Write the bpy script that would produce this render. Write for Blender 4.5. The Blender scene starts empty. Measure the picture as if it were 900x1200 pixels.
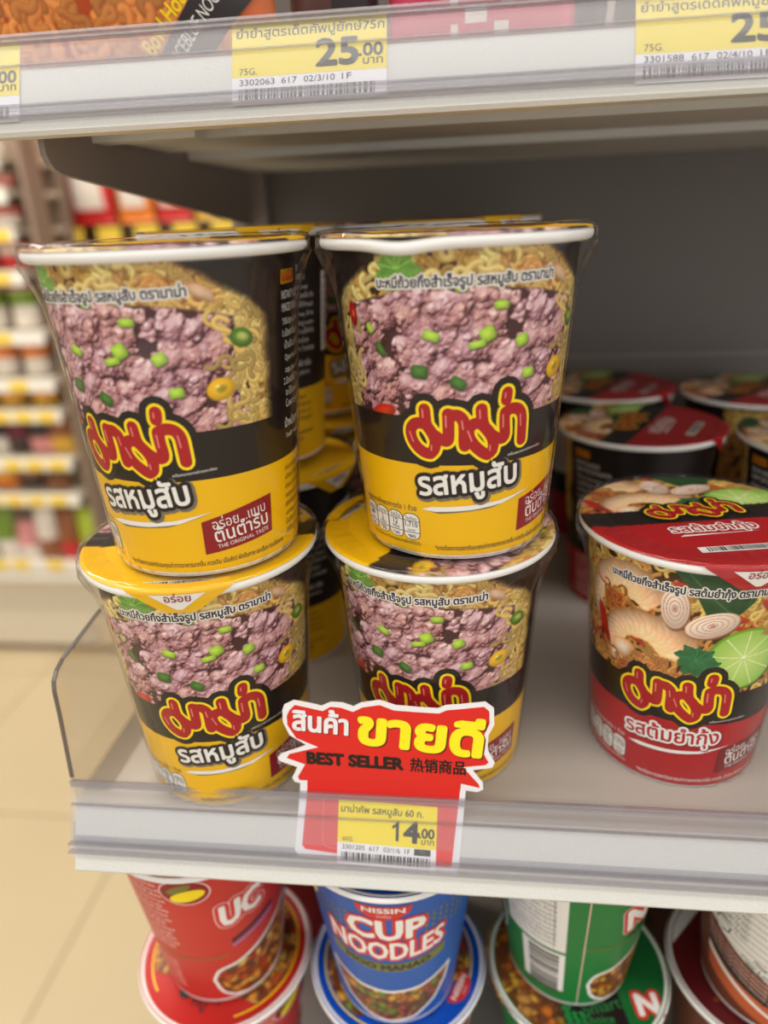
import bpy, math, random
import numpy as np
from mathutils import Vector, geometry

# ------------------------------------------------------------------ camera, world, lights, exposure
sc = bpy.context.scene
COL = sc.collection
PI = math.pi
R = math.radians

cam_data = bpy.data.cameras.new('camera')
cam = bpy.data.objects.new('camera', cam_data)
COL.objects.link(cam)
cam.location = (0.00625, -0.26052, 0.22733)
cam.rotation_euler = (R(67.539), R(2.281), R(6.069))
cam_data.sensor_fit = 'HORIZONTAL'
cam_data.sensor_width = 36.0
cam_data.lens = 36.0 * 833.8 / 900.0
cam_data.clip_start = 0.01
cam_data.clip_end = 60
cam_data.dof.use_dof = True
cam_data.dof.focus_distance = 0.262
cam_data.dof.aperture_fstop = 6.2
sc.camera = cam

world = bpy.data.worlds.new('store_world')
sc.world = world
world.use_nodes = True
wbg = world.node_tree.nodes['Background']
wbg.inputs[0].default_value = (1.0, 0.985, 0.96, 1)
wbg.inputs[1].default_value = 0.80


def area(name, loc, sx, sy, power, rot=(0, 0, 0), col=(1, 0.985, 0.96)):
    l = bpy.data.lights.new(name, 'AREA')
    l.shape = 'RECTANGLE'
    l.size = sx
    l.size_y = sy
    l.energy = power
    l.color = col
    o = bpy.data.objects.new(name, l)
    COL.objects.link(o)
    o.location = loc
    o.rotation_euler = rot
    return o


# fluorescent rows under the store ceiling (2.85 m above the floor)
area('ceiling_tube', (0.3, -0.75, 1.68), 4.0, 0.22, 20)
area('ceiling_tube', (-1.6, -0.75, 1.68), 0.22, 3.0, 16)
area('ceiling_tube', (-1.5, 1.05, 1.68), 3.0, 0.22, 46, col=(1, 0.94, 0.84))
area('ceiling_tube', (0.3, -2.1, 1.68), 4.0, 0.22, 20)

sc.view_settings.view_transform = 'Standard'
sc.view_settings.look = 'None'
sc.view_settings.gamma = 1
sc.view_settings.use_curve_mapping = False
sc.view_settings.exposure = 0.42


# ------------------------------------------------------------------ materials
def lin(c):
    c = np.asarray(c, float)
    return np.where(c <= 0.04045, c / 12.92, ((c + 0.055) / 1.055) ** 2.4)


def rgb(r, g, b):
    return tuple(float(x) for x in lin(np.array([r, g, b]) / 255.0)) + (1.0,)


def pmat(name, col, rough=0.5, spec=0.5, metal=0.0, noise=0.04, scale=60, bump=0.0, coat=0.0):
    """principled material, its colour varied a little by a noise texture"""
    m = bpy.data.materials.new(name)
    m.use_nodes = True
    nt = m.node_tree
    b = nt.nodes['Principled BSDF']
    b.inputs['Roughness'].default_value = rough
    b.inputs['Specular IOR Level'].default_value = spec
    b.inputs['Metallic'].default_value = metal
    b.inputs['Coat Weight'].default_value = coat
    b.inputs['Coat Roughness'].default_value = 0.12
    tc = nt.nodes.new('ShaderNodeTexCoord')
    nz = nt.nodes.new('ShaderNodeTexNoise')
    nz.inputs['Scale'].default_value = scale
    nz.inputs['Detail'].default_value = 4
    nt.links.new(tc.outputs['Object'], nz.inputs['Vector'])
    mr = nt.nodes.new('ShaderNodeMapRange')
    mr.inputs['To Min'].default_value = 1 - noise
    mr.inputs['To Max'].default_value = 1 + noise
    nt.links.new(nz.outputs['Fac'], mr.inputs['Value'])
    vm = nt.nodes.new('ShaderNodeVectorMath')
    vm.operation = 'SCALE'
    vm.inputs[0].default_value = col[:3]
    nt.links.new(mr.outputs['Result'], vm.inputs['Scale'])
    nt.links.new(vm.outputs['Vector'], b.inputs['Base Color'])
    if bump:
        bp = nt.nodes.new('ShaderNodeBump')
        bp.inputs['Strength'].default_value = bump
        bp.inputs['Distance'].default_value = 0.001
        nt.links.new(nz.outputs['Fac'], bp.inputs['Height'])
        nt.links.new(bp.outputs['Normal'], b.inputs['Normal'])
    return m


def attr_mat(name, rough=0.4, coat=0.04):
    """printed picture: colours stored on the mesh"""
    m = bpy.data.materials.new(name)
    m.use_nodes = True
    nt = m.node_tree
    b = nt.nodes['Principled BSDF']
    b.inputs['Roughness'].default_value = rough
    b.inputs['Coat Weight'].default_value = coat
    b.inputs['Specular IOR Level'].default_value = 0.3
    a = nt.nodes.new('ShaderNodeAttribute')
    a.attribute_name = 'print'
    nt.links.new(a.outputs['Color'], b.inputs['Base Color'])
    return m


def clear_mat(name, tint=(1, 1, 1), rough=0.08, boost=1.0, ior=1.45, base=0.0, haze=0.0, hazecol=(0.8, 0.8, 0.8), bump=0.0, bscale=200):
    """thin clear plastic: see-through, with a fresnel reflection and an optional milky share"""
    m = bpy.data.materials.new(name)
    m.use_nodes = True
    nt = m.node_tree
    nt.nodes.remove(nt.nodes['Principled BSDF'])
    out = nt.nodes['Material Output']
    tr = nt.nodes.new('ShaderNodeBsdfTransparent')
    tr.inputs[0].default_value = tuple(tint) + (1,)
    gl = nt.nodes.new('ShaderNodeBsdfGlossy')
    gl.inputs['Roughness'].default_value = rough
    fr = nt.nodes.new('ShaderNodeFresnel')
    geo = nt.nodes.new('ShaderNodeNewGeometry')       # thin sheet: the same reflection from both sides
    io = nt.nodes.new('ShaderNodeMapRange')
    io.inputs['To Min'].default_value = ior
    io.inputs['To Max'].default_value = 1 / ior
    nt.links.new(geo.outputs['Backfacing'], io.inputs['Value'])
    nt.links.new(io.outputs['Result'], fr.inputs['IOR'])
    mm = nt.nodes.new('ShaderNodeMath')
    mm.operation = 'MULTIPLY_ADD'
    mm.use_clamp = True
    mm.inputs[1].default_value = boost
    mm.inputs[2].default_value = base
    nt.links.new(fr.outputs[0], mm.inputs[0])
    mx = nt.nodes.new('ShaderNodeMixShader')
    nt.links.new(mm.outputs[0], mx.inputs[0])
    src = tr
    if haze > 0:
        df = nt.nodes.new('ShaderNodeBsdfDiffuse')
        df.inputs[0].default_value = tuple(hazecol) + (1,)
        tl = nt.nodes.new('ShaderNodeBsdfTranslucent')
        tl.inputs[0].default_value = tuple(hazecol) + (1,)
        m1 = nt.nodes.new('ShaderNodeMixShader')
        m1.inputs[0].default_value = 0.5
        nt.links.new(df.outputs[0], m1.inputs[1])
        nt.links.new(tl.outputs[0], m1.inputs[2])
        m2 = nt.nodes.new('ShaderNodeMixShader')
        m2.inputs[0].default_value = haze
        nt.links.new(tr.outputs[0], m2.inputs[1])
        nt.links.new(m1.outputs[0], m2.inputs[2])
        src = m2
    nt.links.new(src.outputs[0], mx.inputs[1])
    nt.links.new(gl.outputs[0], mx.inputs[2])
    if bump:
        tc = nt.nodes.new('ShaderNodeTexCoord')
        nz = nt.nodes.new('ShaderNodeTexNoise')
        nz.inputs['Scale'].default_value = bscale
        nt.links.new(tc.outputs['Object'], nz.inputs['Vector'])
        bp = nt.nodes.new('ShaderNodeBump')
        bp.inputs['Strength'].default_value = bump
        bp.inputs['Distance'].default_value = 0.001
        nt.links.new(nz.outputs['Fac'], bp.inputs['Height'])
        nt.links.new(bp.outputs['Normal'], gl.inputs['Normal'])
        nt.links.new(bp.outputs['Normal'], fr.inputs['Normal'])
    nt.links.new(mx.outputs[0], out.inputs['Surface'])
    return m


M = {}
def ink(key, r, g, b, rough=0.4, coat=0.04):
    M[key] = pmat('ink_' + key, rgb(r, g, b), rough=rough, spec=0.3, noise=0.02, coat=coat)

ink('yellow', 238, 186, 12)
ink('black', 30, 24, 23)
ink('white', 236, 234, 230)
ink('grey', 120, 112, 100)
ink('logo_red', 170, 22, 32)
ink('logo_yellow', 250, 222, 24)
ink('logo_shine', 226, 130, 128)
ink('badge_red', 140, 18, 32)
ink('cup_red', 176, 30, 36)
ink('dark_red', 120, 16, 26)
ink('text_dark', 45, 45, 58)
ink('pale_pink', 235, 190, 190)
M['rim'] = pmat('paper_rim', rgb(238, 238, 236), rough=0.5, noise=0.02)
M['sign_red'] = pmat('sign_red', rgb(222, 34, 28), rough=0.4, noise=0.02)
M['sign_yellow'] = pmat('sign_yellow', rgb(252, 240, 30), rough=0.4, noise=0.01)
M['sign_white'] = pmat('sign_white', rgb(240, 240, 244), rough=0.4, noise=0.01)
M['sign_shadow'] = pmat('sign_print_shadow', rgb(120, 20, 18), rough=0.4, noise=0.01)
M['sign_black'] = pmat('sign_black', rgb(22, 14, 14), rough=0.4, noise=0.01)
M['tag_yellow'] = pmat('tag_yellow', rgb(238, 218, 40), rough=0.5, noise=0.01)
M['tag_white'] = pmat('tag_white', rgb(236, 236, 242), rough=0.5, noise=0.01)
M['tag_ink'] = pmat('tag_ink', rgb(42, 42, 46), rough=0.5, noise=0.01)
M['metal_white'] = pmat('painted_metal', rgb(214, 215, 210), rough=0.45, noise=0.05, scale=900, bump=0.25)
M['deck'] = pmat('deck_paint', rgb(178, 171, 163), rough=0.38, noise=0.03, scale=30)
M['panel_grey'] = pmat('back_panel_paint', rgb(108, 102, 97), rough=0.5, noise=0.05, scale=12)
M['bracket'] = pmat('bracket_paint', rgb(140, 130, 124), rough=0.45, noise=0.03)
M['film'] = clear_mat('shrink_film', rough=0.09, boost=1.05, ior=1.42, base=0.0)
M['rail'] = clear_mat('rail_plastic', tint=(0.97, 0.97, 0.98), rough=0.22, boost=1.0, base=0.0, haze=0.15, hazecol=(0.82, 0.82, 0.84))  # haze: milky plastic, plus light reflected off the rail put into its colour
M['acrylic'] = clear_mat('acrylic', tint=(0.93, 0.91, 0.88), rough=0.06, boost=1.2, haze=0.10, hazecol=(0.8, 0.77, 0.72))
M['rail_inner'] = clear_mat('rail_inner', tint=(0.90, 0.90, 0.92), rough=0.25, boost=1.0, haze=0.34, hazecol=(0.56, 0.56, 0.60))
M['rail_edge'] = clear_mat('rail_edge', tint=(0.86, 0.85, 0.87), rough=0.2, boost=1.2, haze=0.25, hazecol=(0.62, 0.60, 0.62))
M['acrylic_edge'] = clear_mat('acrylic_edge', tint=(0.45, 0.43, 0.42), rough=0.2, boost=1.5, haze=0.35, hazecol=(0.35, 0.33, 0.33))
M['print'] = attr_mat('printed_picture')


# ------------------------------------------------------------------ mesh helpers
def tag(o, label=None, cat=None, group=None, kind=None):
    if label: o['label'] = label
    if cat: o['category'] = cat
    if group: o['group'] = group
    if kind: o['kind'] = kind
    return o


def empty(name, loc=(0, 0, 0), rz=0.0, parent=None):
    o = bpy.data.objects.new(name, None)
    o.empty_display_size = 0.02
    COL.objects.link(o)
    o.location = loc
    o.rotation_euler = (0, 0, rz)
    o.parent = parent
    return o


def mesh(name, V, F, mats, parent=None, midx=None, smooth=False, loc=None):
    me = bpy.data.meshes.new(name)
    V = np.asarray(V, float)
    me.from_pydata([tuple(v) for v in V], [], [tuple(int(i) for i in f) for f in F])
    if not isinstance(mats, (list, tuple)):
        mats = [mats]
    for m in mats:
        me.materials.append(m)
    if midx is not None:
        me.polygons.foreach_set('material_index', np.asarray(midx, np.int32))
    if smooth:
        me.polygons.foreach_set('use_smooth', np.ones(len(me.polygons), bool))
    me.update()
    o = bpy.data.objects.new(name, me)
    COL.objects.link(o)
    o.parent = parent
    if loc is not None:
        o.location = loc
    return o


def copy_tree(o, parent=None):
    c = o.copy()
    COL.objects.link(c)
    c.parent = parent
    for ch in [x for x in bpy.data.objects if x.parent == o]:
        copy_tree(ch, c)
    return c


def box_geo(x0, x1, y0, y1, z0, z1):
    V = [(x0, y0, z0), (x1, y0, z0), (x1, y1, z0), (x0, y1, z0), (x0, y0, z1), (x1, y0, z1), (x1, y1, z1), (x0, y1, z1)]
    F = [(0, 3, 2, 1), (4, 5, 6, 7), (0, 1, 5, 4), (1, 2, 6, 5), (2, 3, 7, 6), (3, 0, 4, 7)]
    return V, F


def extrude_x(profile, x0, x1):
    """closed (y, z) outline run along x"""
    n = len(profile)
    V = [(x0, y, z) for y, z in profile] + [(x1, y, z) for y, z in profile]
    F = [(i, (i + 1) % n, n + (i + 1) % n, n + i) for i in range(n)]
    tris = geometry.tessellate_polygon([[Vector((y, z, 0)) for y, z in profile]])
    for t in tris:
        F.append(tuple(t))
        F.append(tuple(n + i for i in reversed(t)))
    return V, F


def extrude_yz(outline, thick, x):
    """closed (y, z) outline made a plate of some thickness in x"""
    return extrude_x(outline, x, x + thick)


def lathe_geo(profile, n=72, closed=False):
    prof = np.asarray(profile, float)
    th = np.linspace(0, 2 * PI, n, endpoint=False)
    m = len(prof)
    V = np.zeros((m, n, 3))
    V[:, :, 0] = prof[:, 0, None] * np.sin(th)
    V[:, :, 1] = -prof[:, 0, None] * np.cos(th)
    V[:, :, 2] = prof[:, 1, None]
    F, rows = [], []
    for i in range(m - 1 + (1 if closed else 0)):
        j = (i + 1) % m
        for k in range(n):
            k2 = (k + 1) % n
            F.append((i * n + k, i * n + k2, j * n + k2, j * n + k))
            rows.append(i)
    return V.reshape(-1, 3), F, rows


# ------------------------------------------------------------------ flat print: text, strokes, polygons -> triangles
TXT = {}


class Ink(tuple):
    """(points, triangles) that remembers the thin shape it was grown from"""
    core = None
    grown = 0.0


def grow(core, w, nc=6):
    V, T = core
    e = np.concatenate([T[:, [0, 1]], T[:, [1, 2]], T[:, [2, 0]]])
    u, cnt = np.unique(np.sort(e, 1), axis=0, return_counts=True)
    r = Ink(merge([(V, T), capsules(V[u[cnt == 1]], 2 * w, nc)]))
    r.core, r.grown = (V, T), w
    return r


def moved(t, dx, dy):
    r = Ink((t[0] + (dx, dy), t[1]))
    if getattr(t, 'core', None) is not None:
        r.core, r.grown = (t.core[0] + (dx, dy), t.core[1]), t.grown
    return r


def text_tris(s, res=3):
    key = (s, res)
    if key in TXT:
        return TXT[key]
    cu = bpy.data.curves.new('print_text', 'FONT')
    cu.body = s
    cu.size = 1
    cu.resolution_u = res
    cu.fill_mode = 'NONE'
    ob = bpy.data.objects.new('print_text', cu)
    COL.objects.link(ob)
    dg = bpy.context.evaluated_depsgraph_get()
    ev = ob.evaluated_get(dg)
    me = ev.to_mesh()
    nv, ne = len(me.vertices), len(me.edges)
    v = np.zeros(nv * 3)
    me.vertices.foreach_get('co', v)
    v = v.reshape(-1, 3)[:, :2]
    e = np.zeros(ne * 2, np.int32)
    me.edges.foreach_get('vertices', e)
    e = e.reshape(-1, 2)
    ev.to_mesh_clear()
    bpy.data.objects.remove(ob)
    bpy.data.curves.remove(cu)
    # follow the outlines glyph by glyph (split at gaps in x) to keep the triangulation quick
    out = geometry.delaunay_2d_cdt([Vector(p) for p in v], [tuple(int(i) for i in q) for q in e], [], 0, 1e-5)
    cv = np.array([tuple(p) for p in out[0]])
    ct = np.array([f for f in out[2] if len(f) == 3])
    cen = cv[ct].mean(1)
    a, b = v[e[:, 0]], v[e[:, 1]]
    wn = np.zeros(len(cen))
    for k in range(0, len(cen), 400):
        c = cen[k:k + 400]
        up = (a[None, :, 1] <= c[:, None, 1]) & (b[None, :, 1] > c[:, None, 1])
        dn = (a[None, :, 1] > c[:, None, 1]) & (b[None, :, 1] <= c[:, None, 1])
        cr = (b[None, :, 0] - a[None, :, 0]) * (c[:, None, 1] - a[None, :, 1]) - (c[:, None, 0] - a[None, :, 0]) * (b[None, :, 1] - a[None, :, 1])
        wn[k:k + 400] = (up & (cr > 0)).sum(1).astype(int) - (dn & (cr < 0)).sum(1).astype(int)
    ct = ct[wn != 0]
    TXT[key] = (cv, ct)
    return TXT[key]


def fit_text(s, x0, y0, x1, y1, bold=0.0, h=None, res=3, slant=0.0):
    """text whose ink runs along the baseline (x0,y0)-(x1,y1); h = wanted height of the ink"""
    V, T = text_tris(s, res)
    V = V.copy()
    lo, hi = V[:, 0].min(), V[:, 0].max()
    L = math.hypot(x1 - x0, y1 - y0)
    k = L / (hi - lo)
    ky = k if h is None else h / (V[:, 1].max() - min(0, V[:, 1].min()))
    X = (V[:, 0] - lo) * k + slant * V[:, 1] * ky
    Y = V[:, 1] * ky
    a = math.atan2(y1 - y0, x1 - x0)
    P = np.stack([x0 + X * math.cos(a) - Y * math.sin(a), y0 + X * math.sin(a) + Y * math.cos(a)], 1)
    return grow((P, T), bold * 0.5 * (k + ky)) if bold else Ink((P, T))


def arc_text(s, x0, x1, f, bold=0.0, h=None, res=2):
    """text bent along the baseline y = f(x)"""
    P, T = fit_text(s, x0, 0, x1, 0, 0.0, h, res)
    P[:, 1] += f(P[:, 0])
    return grow((P, T), bold * (x1 - x0) / max(1.0, 0.5 * len(s))) if bold else Ink((P, T))


def merge(parts):
    V, T, o = [], [], 0
    for v, t in parts:
        V.append(v)
        T.append(np.asarray(t) + o)
        o += len(v)
    return np.concatenate(V), np.concatenate(T)


def smooth_path(p, n=5):
    p = np.asarray(p, float)
    if len(p) < 3:
        return p
    q = np.concatenate([[2 * p[0] - p[1]], p, [2 * p[-1] - p[-2]]])
    out = []
    for i in range(1, len(q) - 2):
        for t in np.linspace(0, 1, n, endpoint=False):
            a, b, c, d = q[i - 1], q[i], q[i + 1], q[i + 2]
            out.append(0.5 * (2 * b + (c - a) * t + (2 * a - 5 * b + 4 * c - d) * t * t + (3 * b - a - 3 * c + d) * t ** 3))
    out.append(p[-1])
    return np.array(out)


def capsules(segs, w, nc=10):
    """rounded strokes of width w along segments (k,2,2)"""
    segs = np.asarray(segs, float)
    d = segs[:, 1] - segs[:, 0]
    L = np.maximum(np.hypot(d[:, 0], d[:, 1]), 1e-9)
    n = np.stack([-d[:, 1] / L, d[:, 0] / L], 1) * w / 2
    k = len(segs)
    V = np.concatenate([segs[:, 0] + n, segs[:, 0] - n, segs[:, 1] - n, segs[:, 1] + n])
    i = np.arange(k)
    T = np.concatenate([np.stack([i, i + k, i + 2 * k], 1), np.stack([i, i + 2 * k, i + 3 * k], 1)])
    pts = np.unique(np.round(segs.reshape(-1, 2), 6), axis=0)
    th = np.linspace(0, 2 * PI, nc, endpoint=False)
    ring = np.stack([np.cos(th), np.sin(th)], 1) * w / 2
    CV = (pts[:, None, :] + ring[None]).reshape(-1, 2)
    fan = np.array([(0, j, j + 1) for j in range(1, nc - 1)])
    CT = (np.arange(len(pts))[:, None, None] * nc + fan[None]).reshape(-1, 3)
    return merge([(V, T), (CV, CT)])


def stroke(paths, w, smooth=True, nc=12):
    segs = []
    for p in paths:
        q = smooth_path(p) if smooth else np.asarray(p, float)
        segs += [(q[i], q[i + 1]) for i in range(len(q) - 1)]
    return capsules(segs, w, nc)


def outline(VT, w, nc=8):
    """the shape itself grown by w all round"""
    if getattr(VT, 'core', None) is not None:
        return grow(VT.core, VT.grown + w, nc)
    return grow((VT[0], VT[1]), w, nc)


def polygon(pts):
    pts = [Vector((float(x), float(y), 0)) for x, y in pts]
    t = geometry.tessellate_polygon([pts])
    return np.array([(p.x, p.y) for p in pts]), np.array([tuple(q) for q in t])


def rect(x0, y0, x1, y1):
    return np.array([(x0, y0), (x1, y0), (x1, y1), (x0, y1)], float), np.array([(0, 1, 2), (0, 2, 3)])


def round_rect(x0, y0, x1, y1, r, n=5):
    p = []
    for cx, cy, a in ((x1 - r, y1 - r, 0), (x0 + r, y1 - r, 90), (x0 + r, y0 + r, 180), (x1 - r, y0 + r, 270)):
        for k in range(n + 1):
            t = R(a + 90 * k / n)
            p.append((cx + r * math.cos(t), cy + r * math.sin(t)))
    return polygon(p)


def ellipse(cx, cy, a, b, rot=0, n=28):
    p = []
    for k in range(n):
        t = 2 * PI * k / n
        x, y = a * math.cos(t), b * math.sin(t)
        p.append((cx + x * math.cos(rot) - y * math.sin(rot), cy + x * math.sin(rot) + y * math.cos(rot)))
    return polygon(p)


def barcode(x0, y0, x1, y1, seed=1, n=44):
    rnd = random.Random(seed)
    parts, x = [], x0
    unit = (x1 - x0) / (n * 1.9)
    while x < x1 - unit:
        w = unit * rnd.choice([1, 1, 2, 3])
        w = min(w, x1 - x)
        parts.append(rect(x, y0, x + w, y1))
        x += w + unit * rnd.choice([1, 1, 2])
    return merge(parts)


def spin(VT, ang, cx=0, cy=0):
    V, T = VT
    c, s = math.cos(ang), math.sin(ang)
    d = V - (cx, cy)
    return np.stack([cx + d[:, 0] * c - d[:, 1] * s, cy + d[:, 0] * s + d[:, 1] * c], 1), T


def split_long(V, T, mx):
    V, T = np.asarray(V, float), np.asarray(T)
    for _ in range(14):
        E = np.stack([np.linalg.norm(V[T[:, i]] - V[T[:, (i + 1) % 3]], axis=1) for i in range(3)], 1)
        k = E.argmax(1)
        bad = E.max(1) > mx
        if not bad.any():
            break
        t, kk = T[bad], k[bad]
        r = np.arange(len(t))
        a, b, c = t[r, kk], t[r, (kk + 1) % 3], t[r, (kk + 2) % 3]
        key = np.sort(np.stack([a, b], 1), 1)
        u, inv = np.unique(key, axis=0, return_inverse=True)
        inv = inv.reshape(-1)
        mid = len(V) + inv
        V = np.concatenate([V, (V[u[:, 0]] + V[u[:, 1]]) / 2])
        T = np.concatenate([T[~bad], np.stack([a, mid, c], 1), np.stack([mid, b, c], 1)])
    return V, T


class Print:
    """ink layers in flat millimetres, laid on a surface by a wrap function"""
    def __init__(self):
        self.items = []

    def add(self, VT, mat, lay=1):
        self.items.append((VT, mat, lay))
        return self

    def build(self, name, wrap, parent, mx=3.0):
        mats, Vs, Ts, Is, o = [], [], [], [], 0
        for (V, T), mat, lay in self.items:
            if mat not in mats:
                mats.append(mat)
            if mx:
                V, T = split_long(V, T, mx)
            # overlapping strokes of one ink lie a hair apart instead of in one plane
            lb = np.arange(len(V))
            for _ in range(30):
                m = lb[T].min(1)
                nl = lb.copy()
                for q in range(3):
                    np.minimum.at(nl, T[:, q], m)
                if (nl == lb).all():
                    break
                lb = nl
            jit = ((lb * 2654435761) % 1013) / 1013.0 * 0.000035 if len(np.unique(lb)) > 1 else 0.0
            P = wrap(V[:, 0] / 1000, V[:, 1] / 1000, lay * 0.00006 + jit)
            a, b, c = (V[T[:, i]] for i in range(3))
            s = (b[:, 0] - a[:, 0]) * (c[:, 1] - a[:, 1]) - (c[:, 0] - a[:, 0]) * (b[:, 1] - a[:, 1])
            T = np.where((s < 0)[:, None], T[:, ::-1], T)
            Vs.append(P)
            Ts.append(T + o)
            Is.append(np.full(len(T), mats.index(mat)))
            o += len(V)
        return mesh(name, np.concatenate(Vs), np.concatenate(Ts), [M[m] for m in mats], parent, np.concatenate(Is))


def cone_wrap(r0, k, rref, off=0.00008):
    def w(u, v, lay):
        ph = u / rref
        r = r0 + k * v + off + lay
        return np.stack([r * np.sin(ph), -r * np.cos(ph), v + 0 * u], 1)
    return w


def plane_wrap(z):
    def w(u, v, lay):
        return np.stack([u, v, z + lay + 0 * u], 1)
    return w


def front_wrap(y=0.0):
    def w(u, v, lay):
        return np.stack([u, y - lay + 0 * u, v], 1)
    return w


# ------------------------------------------------------------------ the place: floor, far wall, shelving
FLOOR_Z = -1.15
M['tile'] = pmat('floor_tile', rgb(204, 187, 153), rough=0.28, noise=0.10, scale=3.0)
M['grout'] = pmat('floor_grout', rgb(176, 158, 126), rough=0.7)
M['wall'] = pmat('wall_paint', rgb(210, 200, 184), rough=0.7)
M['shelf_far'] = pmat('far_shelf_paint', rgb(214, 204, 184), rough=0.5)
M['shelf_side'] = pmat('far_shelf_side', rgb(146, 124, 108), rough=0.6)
V, F = box_geo(-5, 5, -4, 5.2, FLOOR_Z - 0.05, FLOOR_Z - 0.004)
floor = tag(mesh('floor', V, F, M['grout']), kind='structure')
V, F = box_geo(0.002, 0.598, 0.002, 0.598, -0.006, 0)
tile0 = None
for ix in range(-4, 3):
    for iy in range(-3, 4):
        loc = (-0.813 + 0.6 * ix, 1.02 + 0.6 * iy, FLOOR_Z)
        if tile0 is None:
            tile0 = mesh('tile', V, F, M['tile'], floor, loc=loc)
        else:
            t = tile0.copy()
            COL.objects.link(t)
            t.location = loc
V, F = box_geo(-5, 5, 5.1, 5.2, FLOOR_Z, 1.75)
tag(mesh('wall_back', V, F, M['wall']), kind='structure')
V, F = box_geo(-5.1, -5.0, -4, 5.2, FLOOR_Z, 1.75)
tag(mesh('wall_left', V, F, M['wall']), kind='structure')
V, F = box_geo(-5, 5, -4, 5.2, 1.75, 1.8)
tag(mesh('ceiling', V, F, M['wall']), kind='structure')

# ---- the shelving unit in front of the camera
YB = 0.325                       # face of the back panel
XL, XR = -0.160, 1.60
unit = empty('shelving_unit', (0, 0, FLOOR_Z))
tag(unit, 'white metal store shelving unit with grey back panel and clear price rails', 'shelving unit')
oz = -FLOOR_Z                    # children are given in world z, the empty stands on the floor

def part(name, V, F, mat, parent=None, **k):
    V = np.asarray(V, float).copy()
    V[:, 2] += oz
    return mesh(name, V, F, mat, parent or unit, **k)

V, F = box_geo(XL + 0.004, XR, YB, YB + 0.012, FLOOR_Z, 0.75)
part('back_panel', V, F, M['panel_grey'])
V, F = box_geo(XL - 0.012, XL + 0.016, YB - 0.012, YB + 0.030, FLOOR_Z, 0.75)
part('upright', V, F, M['bracket'])
for zz in (-0.13, 0.118, 0.40):
    V, F = box_geo(XL + 0.016, XR, YB - 0.0008, YB + 0.001, zz, zz + 0.002)
    part('panel_seam', V, F, M['bracket'])
V, F = box_geo(XL, XR, -0.05, YB, FLOOR_Z, FLOOR_Z + 0.13)
part('plinth', V, F, M['metal_white'])


def shelf_unit(dy, dz, x0, x1, lip=0.0, xd=None):
    """deck with a sloping front lip, clear price rail in front of it, brackets under it"""
    zb = -0.0268 + lip
    yb = -0.0418 + 0.41 * (zb + 0.0012)
    front = [(-0.0400, 0.0), (-0.0418, -0.0012), (yb, zb), (yb + 0.0008, zb - 0.0016), (yb + 0.0065, zb - 0.0020), (-0.0425, -0.0215 + 0.6 * lip), (-0.038, -0.0185)]
    prof = front + [(-0.020, -0.0185), (-0.018, -0.0150), (YB - dy, -0.0150), (YB - dy, 0.0)]
    V, F = extrude_x([(y + dy, z + dz) for y, z in prof], x0 if xd is None else xd, x1)
    deck = part('shelf', V, F, [M['deck'], M['metal_white']])
    me = deck.data
    for pl in me.polygons:
        if abs(pl.center[0] - ((x0 if xd is None else xd) + x1) / 2) < 1e-4 and pl.normal.z < 0.5:
            pl.material_index = 1
    if xd is not None:                   # the front edge runs on to the neighbouring bay
        V, F = extrude_x([(y + dy, z + dz) for y, z in front + [(-0.030, -0.0185), (-0.030, 0.0)]], x0, xd)
        part('front_edge', V, F, M['metal_white'], deck)
    # clear rail: bead on top, sheet, hinge line, hooked foot
    a = np.array([-0.0384, 0.0096]); b = np.array([-0.0500, -0.0174])
    d = (b - a) / np.linalg.norm(b - a); n = np.array([-d[1] * -1, d[0]]) * -1
    n = np.array([d[1], -d[0]])          # outward: towards -y and +z
    if n[0] > 0: n = -n
    def pt(s, o): 
        q = a + d * s + n * o
        return (q[0] + dy, q[1] + dz)
    L = np.linalg.norm(b - a)
    sheet = [pt(0, 0.0012), pt(0.0022, 0.0016), pt(0.0026, 0.0004), pt(L - 0.003, 0.0004), pt(L - 0.0026, 0.0022), pt(L + 0.0005, 0.0024), pt(L + 0.0005, -0.0006), pt(L - 0.002, -0.0008), pt(0.0115, -0.0006), pt(0.0108, -0.0012), pt(0.0098, -0.0006), pt(0.0005, -0.0006)]
    V, F = extrude_x(sheet, x0 - 0.001, x1)
    part('price_rail', V, F, M['rail'], deck)
    for s0, s1, o0, o1 in ((-0.0002, 0.0009, -0.0010, 0.0020), (0.0016, 0.0024, -0.0008, 0.0014), (0.0100, 0.0106, -0.0013, 0.0006), (L - 0.0034, L - 0.0026, -0.0008, 0.0026), (L + 0.0002, L + 0.0009, -0.0009, 0.0026)):
        V, F = extrude_x([pt(s0, o0), pt(s0, o1), pt(s1, o1), pt(s1, o0)], x0 - 0.0012, x1)
        part('rail_bead', V, F, M['rail_edge'], deck)
    back = [pt(0.0185, -0.0016), pt(0.0185, -0.00135), pt(L - 0.001, -0.00135), pt(L - 0.001, -0.0016)]
    V, F = extrude_x(back, x0 - 0.001, x1)
    part('rail_back', V, F, M['rail_inner'], deck)
    return deck


low = shelf_unit(0.0, 0.0, XL, XR)
UY, UZ = 0.0687, 0.2838
up = shelf_unit(UY, UZ, -0.26, XR, 0.0048, XL - 0.001)
bot = shelf_unit(0.004, -0.252, XL, XR)
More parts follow.
